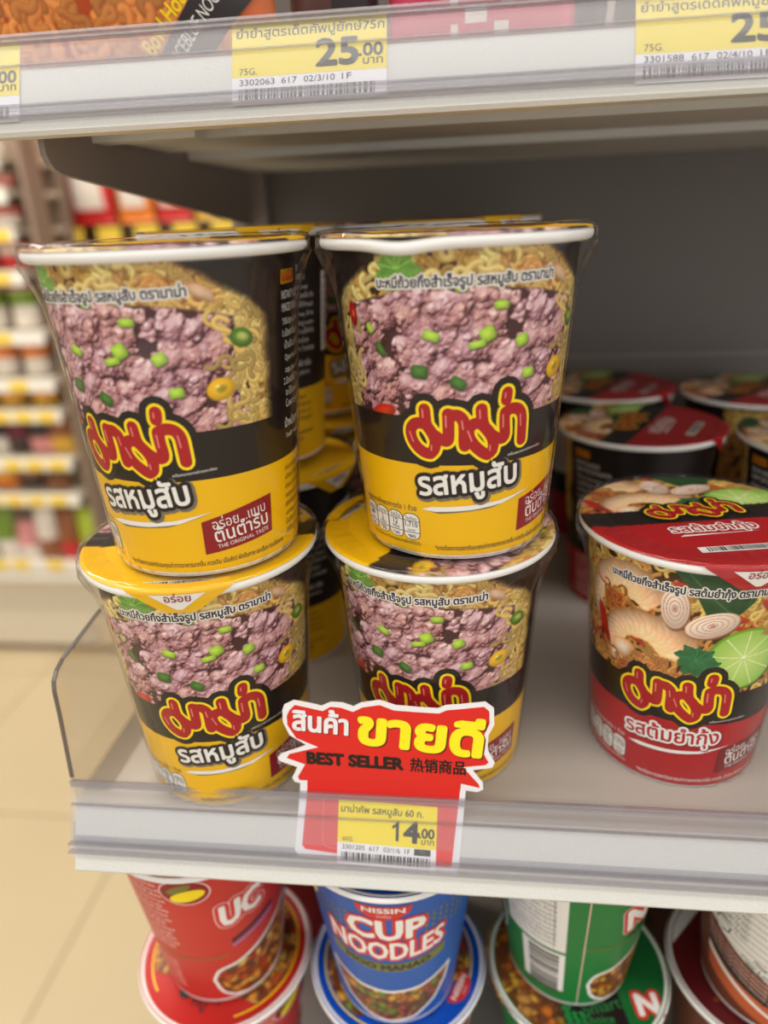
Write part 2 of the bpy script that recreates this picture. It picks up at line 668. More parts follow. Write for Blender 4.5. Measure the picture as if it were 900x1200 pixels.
# brackets carrying the shelves at the open end
def bracket(dy, dz, deck, x=XL + 0.0006):
    o = [(0.0345, -0.0165), (0.0345, -0.0285), (0.0365, -0.0315), (0.0395, -0.0335), (0.0440, -0.0348), (0.30, -0.0570), (YB - 0.004, -0.0585), (YB - 0.004, -0.0165)]
    V, F = extrude_x([(y, z + dz) for y, z in o], x, x + 0.0025)
    part('bracket', V, F, M['bracket'], deck)
bracket(UY, UZ, up)
bracket(0, 0.0, low, XL + 0.0006)
for yy0, yy1, dzz in ((0.10, 0.16, -0.019), (0.19, YB, -0.021)):
    V, F = box_geo(XL + 0.004, XR, yy0, yy1, UZ + dzz, UZ - 0.0149)
    part('stiffener', V, F, M['metal_white'], up)
V, F = box_geo(XL + 0.003, XL + 0.05, 0.075, 0.088, UZ - 0.021, UZ - 0.0149)
part('stiffener', V, F, M['metal_white'], up)
# clear acrylic plate closing the open end of the middle shelf
o = [(-0.0372, -0.004), (-0.0374, 0.0100), (-0.0350, 0.0400), (-0.0344, 0.0530), (-0.0332, 0.0570), (-0.0300, 0.0598), (-0.0240, 0.0618), (0.0075, 0.0648), (0.06, 0.0675), (0.25, 0.0690), (0.25, -0.004)]
V, F = extrude_x(o, XL - 0.0022, XL - 0.0007)
dv = part('end_divider', V, F, M['acrylic'], low)
segs = o[1:10]
ev = []
ef = []
for i, (y, z) in enumerate(segs):
    ev += [(XL - 0.0023, y - 0.0002, z + 0.0002), (XL - 0.0006, y - 0.0002, z + 0.0002), (XL - 0.0006, y + 0.0003, z - 0.0003), (XL - 0.0023, y + 0.0003, z - 0.0003)]
for i in range(len(segs) - 1):
    for k in range(4):
        ef.append((4 * i + k, 4 * i + (k + 1) % 4, 4 * i + 4 + (k + 1) % 4, 4 * i + 4 + k))
part('divider_edge', ev, ef, M['acrylic_edge'], low)
V, F = box_geo(XL - 0.0005, XL + 0.0115, -0.034, 0.25, 0.0002, 0.0014)
part('divider_foot', V, F, M['acrylic'], low)
# ------------------------------------------------------------------ printed food pictures (drawn stroke by stroke)
def vnoise(U, V, scale, seed):
    rs = np.random.RandomState(seed)
    g = rs.rand(97, 97)
    x, y = U / scale + 31.7, V / scale + 17.3
    xi, yi = np.floor(x).astype(int), np.floor(y).astype(int)
    fx, fy = x - xi, y - yi
    fx, fy = fx * fx * (3 - 2 * fx), fy * fy * (3 - 2 * fy)
    a, b = g[yi % 97, xi % 97], g[yi % 97, (xi + 1) % 97]
    c, d = g[(yi + 1) % 97, xi % 97], g[(yi + 1) % 97, (xi + 1) % 97]
    return (a * (1 - fx) + b * fx) * (1 - fy) + (c * (1 - fx) + d * fx) * fy


def fbm(U, V, scale, seed, oct=4):
    s, a, t = 0, 1, 0
    for i in range(oct):
        s = s + a * vnoise(U, V, scale / 2 ** i, seed + i)
        t += a
        a *= 0.55
    return s / t


class Canvas:
    def __init__(s, u0, u1, v0, v1, step, base):
        s.u = np.linspace(u0, u1, int(round((u1 - u0) / step)) + 1)
        s.v = np.linspace(v0, v1, int(round((v1 - v0) / step)) + 1)
        s.U, s.V = np.meshgrid(s.u, s.v)
        s.img = np.zeros(s.U.shape + (3,)) + np.array(base) / 255.0

    def win(s, x0, x1, y0, y1):
        i0, i1 = np.searchsorted(s.u, [x0, x1])
        j0, j1 = np.searchsorted(s.v, [y0, y1])
        return slice(j0, j1), slice(i0, i1)

    def blend(s, sl, col, a):
        s.img[sl] = s.img[sl] * (1 - a[..., None]) + col * a[..., None]

    def strand(s, pts, w, c0, c1):
        """a round noodle: pale ridge c1, darker flanks c0"""
        p = np.asarray(pts)
        sl = s.win(p[:, 0].min() - w, p[:, 0].max() + w, p[:, 1].min() - w, p[:, 1].max() + w)
        U, V = s.U[sl], s.V[sl]
        if U.size == 0:
            return
        best = np.full(U.shape, 1e9)
        side = np.zeros(U.shape)
        for a, b in zip(p[:-1], p[1:]):
            d = b - a
            L2 = max(d @ d, 1e-9)
            t = np.clip(((U - a[0]) * d[0] + (V - a[1]) * d[1]) / L2, 0, 1)
            dx, dy = U - a[0] - t * d[0], V - a[1] - t * d[1]
            q = dx * dx + dy * dy
            m = q < best
            best = np.where(m, q, best)
            side = np.where(m, dy - 0.5 * dx, side)
        r = np.sqrt(best) / (w / 2)
        sh = np.sqrt(np.clip(1 - r * r, 0, 1)) * 0.75 + 0.25 * np.clip(side / (w / 2) + 0.3, 0, 1)
        col = np.array(c0) / 255 * (1 - sh[..., None]) + np.array(c1) / 255 * sh[..., None]
        s.blend(sl, col, np.clip((1.05 - r) / 0.25, 0, 1))

    def noodles(s, n, region, w, c0, c1, seed, curl=1.0, length=22):
        rs = np.random.RandomState(seed)
        for i in range(n):
            for _ in range(40):
                x = rs.uniform(s.u[0], s.u[-1])
                y = rs.uniform(s.v[0], s.v[-1])
                if region(x, y):
                    break
            else:
                continue
            a = rs.uniform(0, 2 * PI)
            k0, ph = rs.uniform(-0.25, 0.25) * curl, rs.uniform(0, 6.28)
            p = [(x, y)]
            for j in range(int(length)):
                a += k0 + 0.42 * curl * math.sin(ph + j * 0.36)
                x += 0.9 * math.cos(a)
                y += 0.9 * math.sin(a)
                p.append((x, y))
            f = rs.uniform(0.8, 1.12)
            s.strand(p, w * rs.uniform(0.8, 1.15), np.array(c0) * f, np.clip(np.array(c1) * f, 0, 255))

    def blob(s, cx, cy, a, b, rot, c_in, c_out, soft=0.25, rough=0.0, seed=0, power=2.0, lit=0.25):
        m = max(a, b) * 1.3
        sl = s.win(cx - m, cx + m, cy - m, cy + m)
        U, V = s.U[sl], s.V[sl]
        if U.size == 0:
            return
        c, q = math.cos(rot), math.sin(rot)
        x = ((U - cx) * c + (V - cy) * q) / a
        y = (-(U - cx) * q + (V - cy) * c) / b
        r = np.abs(x) ** power + np.abs(y) ** power
        r = r ** (1 / power)
        if rough:
            r = r * (1 + rough * (fbm(U, V, max(a, b) * 0.5, seed + 7) - 0.5) * 2)
        t = np.clip(r, 0, 1)[..., None] ** 1.6
        col = np.array(c_in) / 255 * (1 - t) + np.array(c_out) / 255 * t
        col = col * (1 + lit * (y - 0.3 * x)[..., None] * 0.6)
        s.blend(sl, np.clip(col, 0, 1), np.clip((1 - r) / soft, 0, 1))

    def poly(s, pts, c0, c1=None, seed=0, scale=2.0):
        p = np.asarray(pts, float)
        sl = s.win(p[:, 0].min(), p[:, 0].max(), p[:, 1].min(), p[:, 1].max())
        U, V = s.U[sl], s.V[sl]
        ins = np.zeros(U.shape, bool)
        n = len(p)
        for i in range(n):
            a, b = p[i], p[(i + 1) % n]
            c = ((a[1] > V) != (b[1] > V))
            with np.errstate(divide='ignore', invalid='ignore'):
                xx = (b[0] - a[0]) * (V - a[1]) / (b[1] - a[1] if b[1] != a[1] else 1e-9) + a[0]
            ins ^= c & (U < xx)
        t = fbm(U, V, scale, seed)[..., None]
        c1 = c0 if c1 is None else c1
        s.blend(sl, np.array(c0) / 255 * (1 - t) + np.array(c1) / 255 * t, ins.astype(float))

    def mince(s, inside, seed, n1=120, n2=1500):
        """heap of minced pork: lumps on clumps, lit from above inside the picture"""
        rs = np.random.RandomState(seed)
        hm = np.full(s.U.shape, -3.0)
        UW = s.U + 1.5 * (fbm(s.U, s.V, 3.0, seed + 31) - 0.5) + 0.5 * (fbm(s.U, s.V, 1.1, seed + 41, 2) - 0.5)
        VW = s.V + 1.5 * (fbm(s.U, s.V, 3.0, seed + 51) - 0.5) + 0.5 * (fbm(s.U, s.V, 1.1, seed + 61, 2) - 0.5)
        tint = np.zeros(s.U.shape)
        cl = []
        while len(cl) < n1:
            x, y = rs.uniform(s.u[0], s.u[-1]), rs.uniform(s.v[0], s.v[-1])
            if inside(x, y) > 0.1:
                cl.append((x, y, rs.uniform(2.6, 5.4), rs.uniform(0, 2.0)))
        def bump(x, y, r, z, tv):
            sl = s.win(x - r * 1.2 - 2, x + r * 1.2 + 2, y - r * 1.2 - 2, y + r * 1.2 + 2)
            U, V = UW[sl], VW[sl]
            if U.size == 0:
                return
            ca, sa = math.cos(x * 7 + y * 3), math.sin(x * 7 + y * 3)
            du, dv = (U - x) * ca + (V - y) * sa, -(U - x) * sa + (V - y) * ca
            q = r * r - (du * 0.9) ** 2 - (dv * 1.18) ** 2
            h = np.where(q > 0, z + np.sqrt(np.maximum(q, 0)) * 0.9, -9)
            m = h > hm[sl]
            hm[sl] = np.where(m, h, hm[sl])
            tint[sl] = np.where(m, tv, tint[sl])
        for x, y, r, z in cl:
            tv = rs.rand()
            bump(x, y, r, z - 2.0, tv)
            for k in range(int(n2 / n1)):
                a, d = rs.uniform(0, 2 * PI), r * math.sqrt(rs.rand()) * 1.05
                zz = z - 2.0 + math.sqrt(max(r * r - d * d, 0)) * 0.8
                bump(x + d * math.cos(a), y + d * math.sin(a), rs.uniform(0.6, 1.8), zz - rs.uniform(.1, .7), tv + rs.uniform(-0.2, 0.2))
        hm2 = hm * 0.85 + (fbm(s.U, s.V, 1.6, seed + 3, 3) - 0.5) * 0.8
        st = s.u[1] - s.u[0]
        gy, gx = np.gradient(hm2, st)
        gx, gy = np.clip(gx, -2.2, 2.2), np.clip(gy, -2.2, 2.2)
        nz = 1 / np.sqrt(gx * gx + gy * gy + 1)
        li = np.clip((-gx * -0.35 + -gy * 0.65 * -1 * -1 + 0.75) * nz, 0, 1.3)
        def blur(a, k):
            for ax in (0, 1):
                c = np.cumsum(np.concatenate([np.repeat(np.take(a, [0], ax), k, ax), a, np.repeat(np.take(a, [-1], ax), k, ax)], ax), ax)
                n = a.shape[ax]
                a = (np.take(c, range(2 * k, 2 * k + n), ax) - np.take(c, range(0, n), ax)) / (2 * k)
            return a
        ao = np.clip(0.78 + 0.30 * (hm - blur(np.maximum(hm, -1.5), int(2.5 / st))), 0.25, 1.12)
        sh = np.clip(li, 0, 1.15) * ao
        stops = np.array([0, 0.2, 0.42, 0.62, 0.82, 1.05])
        cols = np.array([(50, 27, 29), (104, 63, 68), (158, 112, 118), (192, 149, 153), (220, 188, 189), (246, 230, 228)]) / 255
        col = np.stack([np.interp(sh, stops, cols[:, i]) for i in range(3)], -1)
        tn = np.clip(tint, 0, 1)[..., None]
        col = col * (np.array([1.0, 0.985, 1.03]) * (1 - tn) + np.array([1.01, 0.95, 0.92]) * tn)
        msk = np.array([[0.0]])
        d = inside(s.U, s.V) + (fbm(s.U, s.V, 5, seed + 9) - 0.5) * 0.5
        msk = np.clip(d / 0.05, 0, 1) * (hm > -2.6)
        s.img = s.img * (1 - msk[..., None]) + np.clip(col, 0, 1) * msk[..., None]

    def onion(s, x, y, a, b, rot, seed=0, dark=False):
        g0, g1 = ((84, 134, 56), (40, 84, 32)) if dark else ((196, 222, 84), (120, 176, 44))
        s.blob(x + .25, y - .35, a * 1.12, b * 1.15, rot, (60, 40, 38), (80, 55, 52), soft=.4, power=4)
        s.blob(x, y, a, b, rot, g0, g1, soft=.15, power=4.5, lit=.25)

    def coriander(s, cx, cy, r, rot, c0=(90, 150, 45), c1=(40, 95, 30), seed=0):
        p = []
        n = 60
        for k in range(n):
            t = 2 * PI * k / n
            q = r * (0.62 + 0.22 * abs(math.cos(1.5 * (t - rot))) ** 0.6 + 0.10 * math.cos(9 * t) + 0.05 * math.cos(17 * t + 1))
            p.append((cx + q * math.cos(t), cy + q * math.sin(t)))
        s.poly(p, c1, c0, seed)
        for k in range(5):
            a = rot + (k - 2) * 0.6
            s.strand([(cx, cy), (cx + .75 * r * math.cos(a), cy + .75 * r * math.sin(a))], .35, c1, np.array(c0) * 1.25)

    def sample(s, u, v):
        fi = np.clip((np.asarray(u) - s.u[0]) / (s.u[1] - s.u[0]), 0, len(s.u) - 1.001)
        fj = np.clip((np.asarray(v) - s.v[0]) / (s.v[1] - s.v[0]), 0, len(s.v) - 1.001)
        i, j = fi.astype(int), fj.astype(int)
        a, b = (fi - i)[..., None], (fj - j)[..., None]
        I = s.img
        return (I[j, i] * (1 - a) + I[j, i + 1] * a) * (1 - b) + (I[j + 1, i] * (1 - a) + I[j + 1, i + 1] * a) * b


def set_print(o, cols_srgb):
    me = o.data
    at = me.color_attributes.new('print', 'FLOAT_COLOR', 'POINT')
    c = np.ones((len(me.vertices), 4))
    c[:, :3] = lin(np.clip(cols_srgb, 0, 1))
    at.data.foreach_set('color', c.ravel())


def picture(name, canvas, wrap, parent, lay=0.5):
    nv, nu = canvas.U.shape
    V = wrap(canvas.U.ravel() / 1000, canvas.V.ravel() / 1000, lay * 0.00006)
    i = np.arange(nv - 1)[:, None] * nu + np.arange(nu - 1)[None]
    i = i.ravel()
    F = np.stack([i, i + 1, i + nu + 1, i + nu], 1)
    o = mesh(name, V, F, M['print'], parent, smooth=True)
    set_print(o, canvas.img.reshape(-1, 3))
    return o


# ------------------------------------------------------------------ food artwork
def pork_art():
    c = Canvas(-56, 56, 53.5, 106, 0.27, (46, 30, 24))
    c.img *= (0.75 + 0.5 * fbm(c.U, c.V, 6, 4))[..., None]
    def ring(x, y):
        return abs(x) < 54 - max(0, (y - 98)) * 0.9
    c.noodles(260, lambda x, y: ring(x, y) and (abs(x) > 24 or y > 90), 2.1, (96, 62, 22), (214, 172, 88), 11, 1.1, 20)
    c.noodles(150, lambda x, y: ring(x, y) and (x > 30 or (y > 92 and x < 14) or x < -38), 2.1, (150, 112, 44), (250, 230, 156), 12, 1.2, 18)
    # fried egg and shallots, upper right
    rs = np.random.RandomState(3)
    for k in range(46):
        x, y = rs.uniform(9, 37), rs.uniform(90, 103.5)
        c.blob(x, y, rs.uniform(1.5, 4), rs.uniform(.8, 2), rs.uniform(0, 3), (214, 170, 104) if rs.rand() < .6 else (176, 108, 58), (128, 78, 40), .3, .5, k)
    c.blob(19, 99.5, 4.2, 3.4, 0.2, (206, 144, 84), (150, 88, 44), .3, .5, 5)
    c.noodles(34, lambda x, y: 6 < x < 38 and y > 91, 1.6, (130, 88, 36), (236, 200, 120), 41, 1.2, 12)
    for k in range(3):
        c.strand([(19 + (1.2 + k) * math.cos(t), 99.5 + (1 + .8 * k) * math.sin(t)) for t in np.linspace(0, 6.3, 22)], .5, (150, 70, 32), (226, 160, 96))
    c.blob(31, 97, 5.5, 2.6, -.5, (226, 196, 166), (176, 120, 80), .3, .6, 8)
    def inside(x, y):
        dx = (x + 1) / 42.0
        top = 95 - 6 * np.abs(dx) ** 2.2
        return np.minimum(1 - np.abs(dx) ** 3, (top - y) / 8)
    # dark gravy between the lumps
    d = np.clip(inside(c.U, c.V) / .1, 0, 1)[..., None]
    c.img = c.img * (1 - d) + np.array((70, 40, 42)) / 255 * d
    c.mince(inside, 21, 190, 2400)
    c.noodles(46, lambda x, y: x > 37 and y < 90, 1.9, (140, 100, 40), (236, 208, 126), 17, 1.2, 14)
    c.noodles(22, lambda x, y: x < -39 and y < 84, 1.8, (130, 100, 44), (226, 204, 128), 18, 1.2, 12)
    for x, y, a, b, r, dk in [(9.8, 89.1, 1.9, 1.1, 0, 0), (-11.2, 80.3, 2.1, 1.3, -.3, 0), (5.9, 80.5, 2.0, 1.9, .5, 0), (17.4, 77.7, 1.8, 1.6, .4, 0), (2.8, 77.4, 2.2, 1.0, .2, 0), (-15.3, 68.9, 2.3, 1.8, -.1, 1), (20.8, 66.8, 1.9, 1.4, .1, 0), (-3.1, 65.2, 2.2, 1.5, -.6, 1), (-29, 75.5, 2.2, 1.1, -1, 1), (-2, 94.5, 1.5, .8, 0, 0), (-33, 82, 1.5, 1, -1, 0)]:
        c.onion(x, y, a * 1.3, b * 1.3, r, 0, dk)
    # chillies
    c.blob(42.6, 82, 4.4, 3.3, -.3, (120, 160, 60), (52, 96, 26), .15)
    c.blob(42.9, 82.2, 2.6, 1.7, -.3, (196, 206, 120), (120, 150, 60), .3)
    c.blob(34.3, 66.6, 5, 3.9, .2, (246, 206, 60), (206, 150, 20), .15)
    c.blob(34.6, 66.8, 2.6, 1.8, .3, (160, 140, 40), (230, 190, 60), .4)
    c.blob(33.4, 67.6, .8, .6, 0, (250, 240, 180), (240, 220, 120), .3)
    c.blob(-41.2, 86, 2.5, 4.4, .1, (206, 34, 28), (150, 16, 18), .15)
    c.blob(-40.9, 86, .9, 1.6, .1, (240, 150, 90), (214, 60, 40), .4)
    c.blob(-30, 54.5, 6, 2.6, .2, (214, 60, 30), (150, 20, 18), .2)
    # dark upper corners of the picture
    d = np.clip((c.V - 106 + np.maximum(0, np.abs(c.U) - 23) * 0.62 + 2.5 * (fbm(c.U, c.V, 5, 77) - .5)) / 2.5, 0, 1)[..., None]
    c.img = c.img * (1 - d) + np.array((34, 26, 26)) / 255 * d
    d = np.clip((np.abs(c.U) - 50 + 3 * (fbm(c.U, c.V, 6, 78) - .5)) / 4, 0, 1)[..., None]
    c.img = c.img * (1 - d) + np.array((34, 26, 26)) / 255 * d
    c.coriander(-21, 100.5, 8.5, 1.7, (150, 196, 92), (70, 130, 44))
    return c


def tomyum_art():
    c = Canvas(-56, 56, 51, 106, 0.27, (70, 36, 22))
    c.img *= (0.7 + 0.6 * fbm(c.U, c.V, 6, 14))[..., None]
    c.noodles(330, lambda x, y: abs(x) < 54, 1.7, (130, 66, 24), (222, 172, 92), 31, 1.2, 20)
    c.noodles(120, lambda x, y: y > 88 or x > 30, 1.7, (160, 120, 40), (244, 214, 126), 32, 1.3, 18)
    rs = np.random.RandomState(5)
    for k in range(50):
        x, y = rs.uniform(-44, 44), rs.uniform(52, 100)
        c.blob(x, y, rs.uniform(2, 6), rs.uniform(.8, 1.8), rs.uniform(-1, 1), (196, 50, 26), (150, 30, 16), .5, .5, k)
    # kaffir lime leaf
    c.poly([(-6, 106), (3, 95), (8, 85), (16, 86), (22, 93), (24, 100), (16, 106)], (24, 58, 34), (44, 92, 50), 3, 4)
    c.strand([(0, 104), (8, 95), (16, 87)], .5, (24, 58, 34), (96, 140, 90))
    # two prawns, each a row of overlapping shell rings
    def prawn(pts, w0, w1, seed):
        pts = smooth_path(pts, 4)
        n = len(pts)
        for k in range(0, n):
            p = pts[k]
            t = pts[min(k + 1, n - 1)] - pts[max(k - 1, 0)]
            a = math.atan2(t[1], t[0])
            w = w0 + (w1 - w0) * k / n
            c.blob(p[0], p[1], w * .95, w, a, (253, 246, 232), (220, 158, 104), .12, .22, seed + k, 2.4, .45)
            if k % 4 == 0:
                c.blob(p[0] + .6 * math.sin(a) * w, p[1] - .6 * math.cos(a) * w, w * .45, w * .3, a, (224, 120, 56), (240, 190, 140), .6, .5, seed)
    prawn([(-14, 92), (-20, 96), (-28, 95), (-35, 89), (-38, 80), (-35, 72)], 7.5, 3.4, 40)
    c.blob(-27, 83, 6.5, 5.5, .3, (150, 60, 24), (196, 110, 50), .4, .6, 3)
    c.noodles(26, lambda x, y: -33 < x < -21 and 78 < y < 88, 1.3, (110, 40, 18), (220, 140, 70), 35, 1, 10)
    prawn([(-2, 72), (-8, 76), (-16, 77), (-24, 73), (-28, 65), (-26, 59)], 7.8, 4.2, 70)
    c.blob(-33, 70, 2.6, 10, .35, (196, 46, 26), (150, 26, 16), .3, .4, 6)
    c.noodles(40, lambda x, y: -22 < x < 2 and y < 62, 1.2, (120, 46, 18), (228, 160, 92), 36, .8, 12)
    c.blob(-22, 63, 5.5, 4.5, .4, (250, 240, 220), (216, 140, 80), .15, .3, 9)
    # lemongrass slices
    def slice_(x, y, a, b, r):
        c.blob(x + .4, y - .6, a * 1.03, b * 1.05, r, (190, 140, 110), (150, 96, 70), .1, 0, 1)
        c.blob(x, y, a, b, r, (238, 222, 206), (226, 200, 180), .08, 0, 2)
        for k, f in enumerate((.78, .56, .36, .18)):
            q = [(x + f * (a * math.cos(t) * math.cos(r) - b * math.sin(t) * math.sin(r)), y + f * (a * math.cos(t) * math.sin(r) + b * math.sin(t) * math.cos(r))) for t in np.linspace(0, 6.3, 26)]
            c.strand(q, .42, (196, 150, 132), (206, 164, 146))
        c.blob(x, y, a * .14, b * .16, r, (190, 130, 120), (210, 170, 150), .3)
    slice_(-3.5, 88.5, 5.0, 9.4, .05)
    slice_(9.4, 83, 9.8, 5.4, .42)
    # lime half
    c.blob(24, 67, 15.5, 15, 0, (120, 160, 50), (96, 140, 34), .05)
    c.blob(24, 67, 14.2, 13.8, 0, (196, 222, 130), (150, 196, 84), .05, 0, 0, 2, 0)
    for k in range(9):
        a = 2 * PI * k / 9 + .2
        c.strand([(24 - 1 + 1.5 * math.cos(a), 68 + 1.5 * math.sin(a)), (24 + 13 * math.cos(a), 67 + 13 * math.sin(a))], .5, (206, 228, 150), (230, 240, 190))
    c.blob(23, 68, 1.6, 1.4, 0, (236, 244, 200), (200, 224, 140), .4)
    c.coriander(5.5, 66.5, 8.5, .3, (60, 128, 76), (24, 84, 52))
    c.coriander(11, 63, 6, -.6, (60, 128, 76), (24, 84, 52))
    c.blob(36, 84, 5, 9, -.8, (226, 200, 130), (180, 130, 60), .2, .3, 4)
    return c


def stew_art(w, h, seed, hues):
    """small picture of mixed toppings for the bowls below"""
    c = Canvas(-w / 2, w / 2, -h / 2, h / 2, 0.5, (110, 60, 36))
    rs = np.random.RandomState(seed)
    for k in range(int(w * h / 14)):
        x, y = rs.uniform(-w / 2, w / 2), rs.uniform(-h / 2, h / 2)
        q = np.array(hues[rs.randint(len(hues))])
        c.blob(x, y, rs.uniform(2, 5), rs.uniform(1.6, 3.4), rs.uniform(0, 3), q, q * .55, .2, .35, k)
    return c


# ------------------------------------------------------------------ cup noodle on the middle shelf
H, RB, RT, RIM = 0.1102, 0.0348, 0.0428, 0.0470
KW = (RT - RB) / 0.106
LAB = cone_wrap(RB, KW, 0.039)
LIDZ = H + 0.0004

LOGO = [
    [(-14.1, 56.5), (-13.9, 53.4), (-13.5, 51.0), (-11.8, 48.4), (-10.7, 45.5), (-11.2, 42.6), (-12.6, 40.9)],
    [(-13.5, 51.3), (-17.0, 51.6), (-19.1, 49.5), (-19.0, 46.3), (-17.2, 43.2), (-14.6, 41.3), (-12.6, 40.9)],
    [(-11.5, 48.1), (-9.5, 46.6), (-7.4, 45.6), (-6.3, 46.3), (-6.2, 51.2), (-6.3, 55.0)],
    [(-6.3, 55.0), (-4.7, 54.5), (-3.2, 54.5), (-1.4, 52.8), (-0.9, 49.7), (-0.9, 45.5), (-0.7, 43.7)],
    [(4.6, 56.3), (4.9, 53.2), (5.5, 50.6), (7.8, 47.7), (9.1, 44.7), (8.9, 41.5), (7.1, 40.1)],
    [(5.5, 51.0), (2.6, 51.5), (0.6, 49.6), (0.8, 46.5), (2.8, 43.5), (5.3, 41.2), (7.1, 40.1)],
    [(7.9, 47.5), (10.1, 45.9), (12.4, 45.4), (13.3, 46.7), (12.9, 51.3), (12.9, 54.4)],
    [(12.9, 54.4), (15.5, 55.4), (18.1, 54.7), (19.7, 52.3), (20.1, 48.1), (20.3, 43.7)],
    [(13.3, 61.1), (13.1, 58.6)]]
SHINE = [[(-14.8, 56.4), (-14.7, 53.7)], [(-19.7, 48.4), (-18.5, 44.9)], [(-7.1, 54.3), (-7.0, 50.5)], [(-1.8, 52.5), (-1.4, 49.7)],
         [(4.0, 56.0), (4.2, 53.2)], [(0.2, 49.0), (1.6, 45.4)], [(12.2, 53.5), (12.4, 49.3)], [(18.9, 52.9), (19.4, 48.9)],
         [(12.6, 60.9), (12.5, 59.4)], [(-12.0, 44.0), (-12.2, 42.2)], [(8.0, 43.4), (8.0, 41.6)]]


def shift(paths, sx=1, sy=1, dx=0, dy=0, cy=48):
    return [[(x * sx + dx, (y - cy) * sy + dy) for x, y in p] for p in paths]


def logo_print(pr, paths, shine, k=1.0, black=True, lay=2):
    if black:
        pr.add(stroke(paths, 11.0 * k), 'black', lay)
    pr.add(stroke(paths, 6.0 * k), 'logo_yellow', lay + 1)
    pr.add(stroke(paths, 4.0 * k), 'logo_red', lay + 2)
    pr.add(stroke(shine, 0.5 * k, nc=8), 'logo_shine', lay + 3)


def make_lid(root, kind, art):
    """printed paper lid with its pull tab; the tab points to local -Y"""
    band = 'yellow' if kind == 'pork' else 'cup_red'
    n_r, n_t = 84, 200
    rr = np.linspace(0, 0.0468, n_r)
    th = np.linspace(0, 2 * PI, n_t, endpoint=False)
    X = np.outer(rr, np.sin(th))
    Y = -np.outer(rr, np.cos(th))
    Z = np.full_like(X, LIDZ) - 0.0006 * np.clip((0.046 - rr)[:, None] / 0.006, 0, 1) - 0.0007 * (np.clip((rr - 0.0455)[:, None] / 0.0013, 0, 1)) ** 2
    u, v = X.ravel() * 1000, Y.ravel() * 1000
    if kind == 'pork':
        bc = np.array((238, 186, 12)) / 255
        col = art.sample(u * 0.75 + 6, 62 + (v - 8) * 1.0)
    else:
        bc = np.array((176, 30, 36)) / 255
        col = art.sample(u * 0.9 + 0, 60 + (v - 8) * 1.1)
    blk = np.array((38, 31, 30)) / 255
    col = np.where((v < 9)[:, None], blk, col)
    col = np.where((v < -5)[:, None], bc, col)
    i = (np.arange(n_r - 1)[:, None] * n_t + np.arange(n_t)[None]).ravel()
    j = (np.arange(n_r - 1)[:, None] * n_t + (np.arange(n_t)[None] + 1) % n_t).ravel()
    F = np.stack([i, j, j + n_t, i + n_t], 1)
    lid = mesh('lid', np.stack([X, Y, Z], -1).reshape(-1, 3), F, M['print'], root, smooth=True)
    set_print(lid, col)
    flat = plane_wrap(LIDZ - 0.0006 + 0.00010)
    p = Print()
    sx, sy = 0.92, 0.74
    logo_print(p, shift(LOGO, sx, sy, 0, 5.5), shift(SHINE, sx, sy, 0, 5.5), 0.78)
    t = fit_text('รสหมูสับ' if kind == 'pork' else 'รสต้มยำกุ้ง', -17, -14.5, 17, -14.5, 0.02)
    if kind == 'pork':
        p.add(outline(t, 1.0), 'black', 1).add(t, 'white', 2)
    else:
        p.add(outline(t, 0.8), 'white', 1).add(t, 'cup_red', 2)
    p.add(polygon([(-16, -18.6), (17, -17.0), (-14, -17.2)]), 'white', 1)
    p.build('lid_print', flat, lid)
    b = Print()
    yb = -43.2 if kind == 'pork' else -33.0
    b.add(rect(-14.5, yb, 14.5, yb + 4.6), 'white', 1).add(barcode(-11.5, yb + 0.7, 12.8, yb + 4.0, 5), 'tag_ink', 2)
    b.build('barcode', flat, lid)
    # pull tab folded over the rim
    ns, nt_ = 17, 12
    V = []
    for a in np.linspace(0, 1, nt_):
        if a < 0.25:
            rad, z = 0.0425 + (0.0472 - 0.0425) * a / 0.25, LIDZ + 0.0004
        elif a < 0.4:
            q = (a - 0.25) / 0.15 * PI / 2
            rad, z = 0.0470 + 0.0009 * math.sin(q), LIDZ - 0.0006 + 0.0010 * math.cos(q)
        else:
            q = (a - 0.4) / 0.6
            rad, z = 0.0479 - 0.0022 * q, LIDZ - 0.0006 - 0.0092 * q
        half = 0.0195 if a < 0.4 else 0.0195 - 0.0140 * (a - 0.4) / 0.6
        for s in np.linspace(-1, 1, ns):
            ph = s * half / 0.047
            V.append((rad * math.sin(ph), -rad * math.cos(ph), z))
    F = [(r * ns + c, (r + 1) * ns + c, (r + 1) * ns + c + 1, r * ns + c + 1) for r in range(nt_ - 1) for c in range(ns - 1)]
    mesh('pull_tab', V, F, M[band], lid, smooth=True)
    def tabwrap(u, v, lay):
        q = np.clip((LIDZ - 0.0006 - v) / 0.0092, 0, 1)
        rad = 0.0479 - 0.0022 * q + 0.00025 + lay
        ph = u / 0.047
        return np.stack([rad * np.sin(ph), -rad * np.cos(ph), v + 0 * u], 1)
    zt = (LIDZ - 0.0006) * 1000
    tp = Print()
    tp.add(polygon([(-10, zt - 0.8), (10, zt - 0.8), (1.0, zt - 7.6), (-1.0, zt - 7.6)]), 'white', 1)
    tp.add(fit_text('อร่อย', -4.6, zt - 3.9, 4.6, zt - 3.9, 0.02), 'badge_red', 2)
    tp.build('tab_print', tabwrap, lid, 2.0)
    return lid


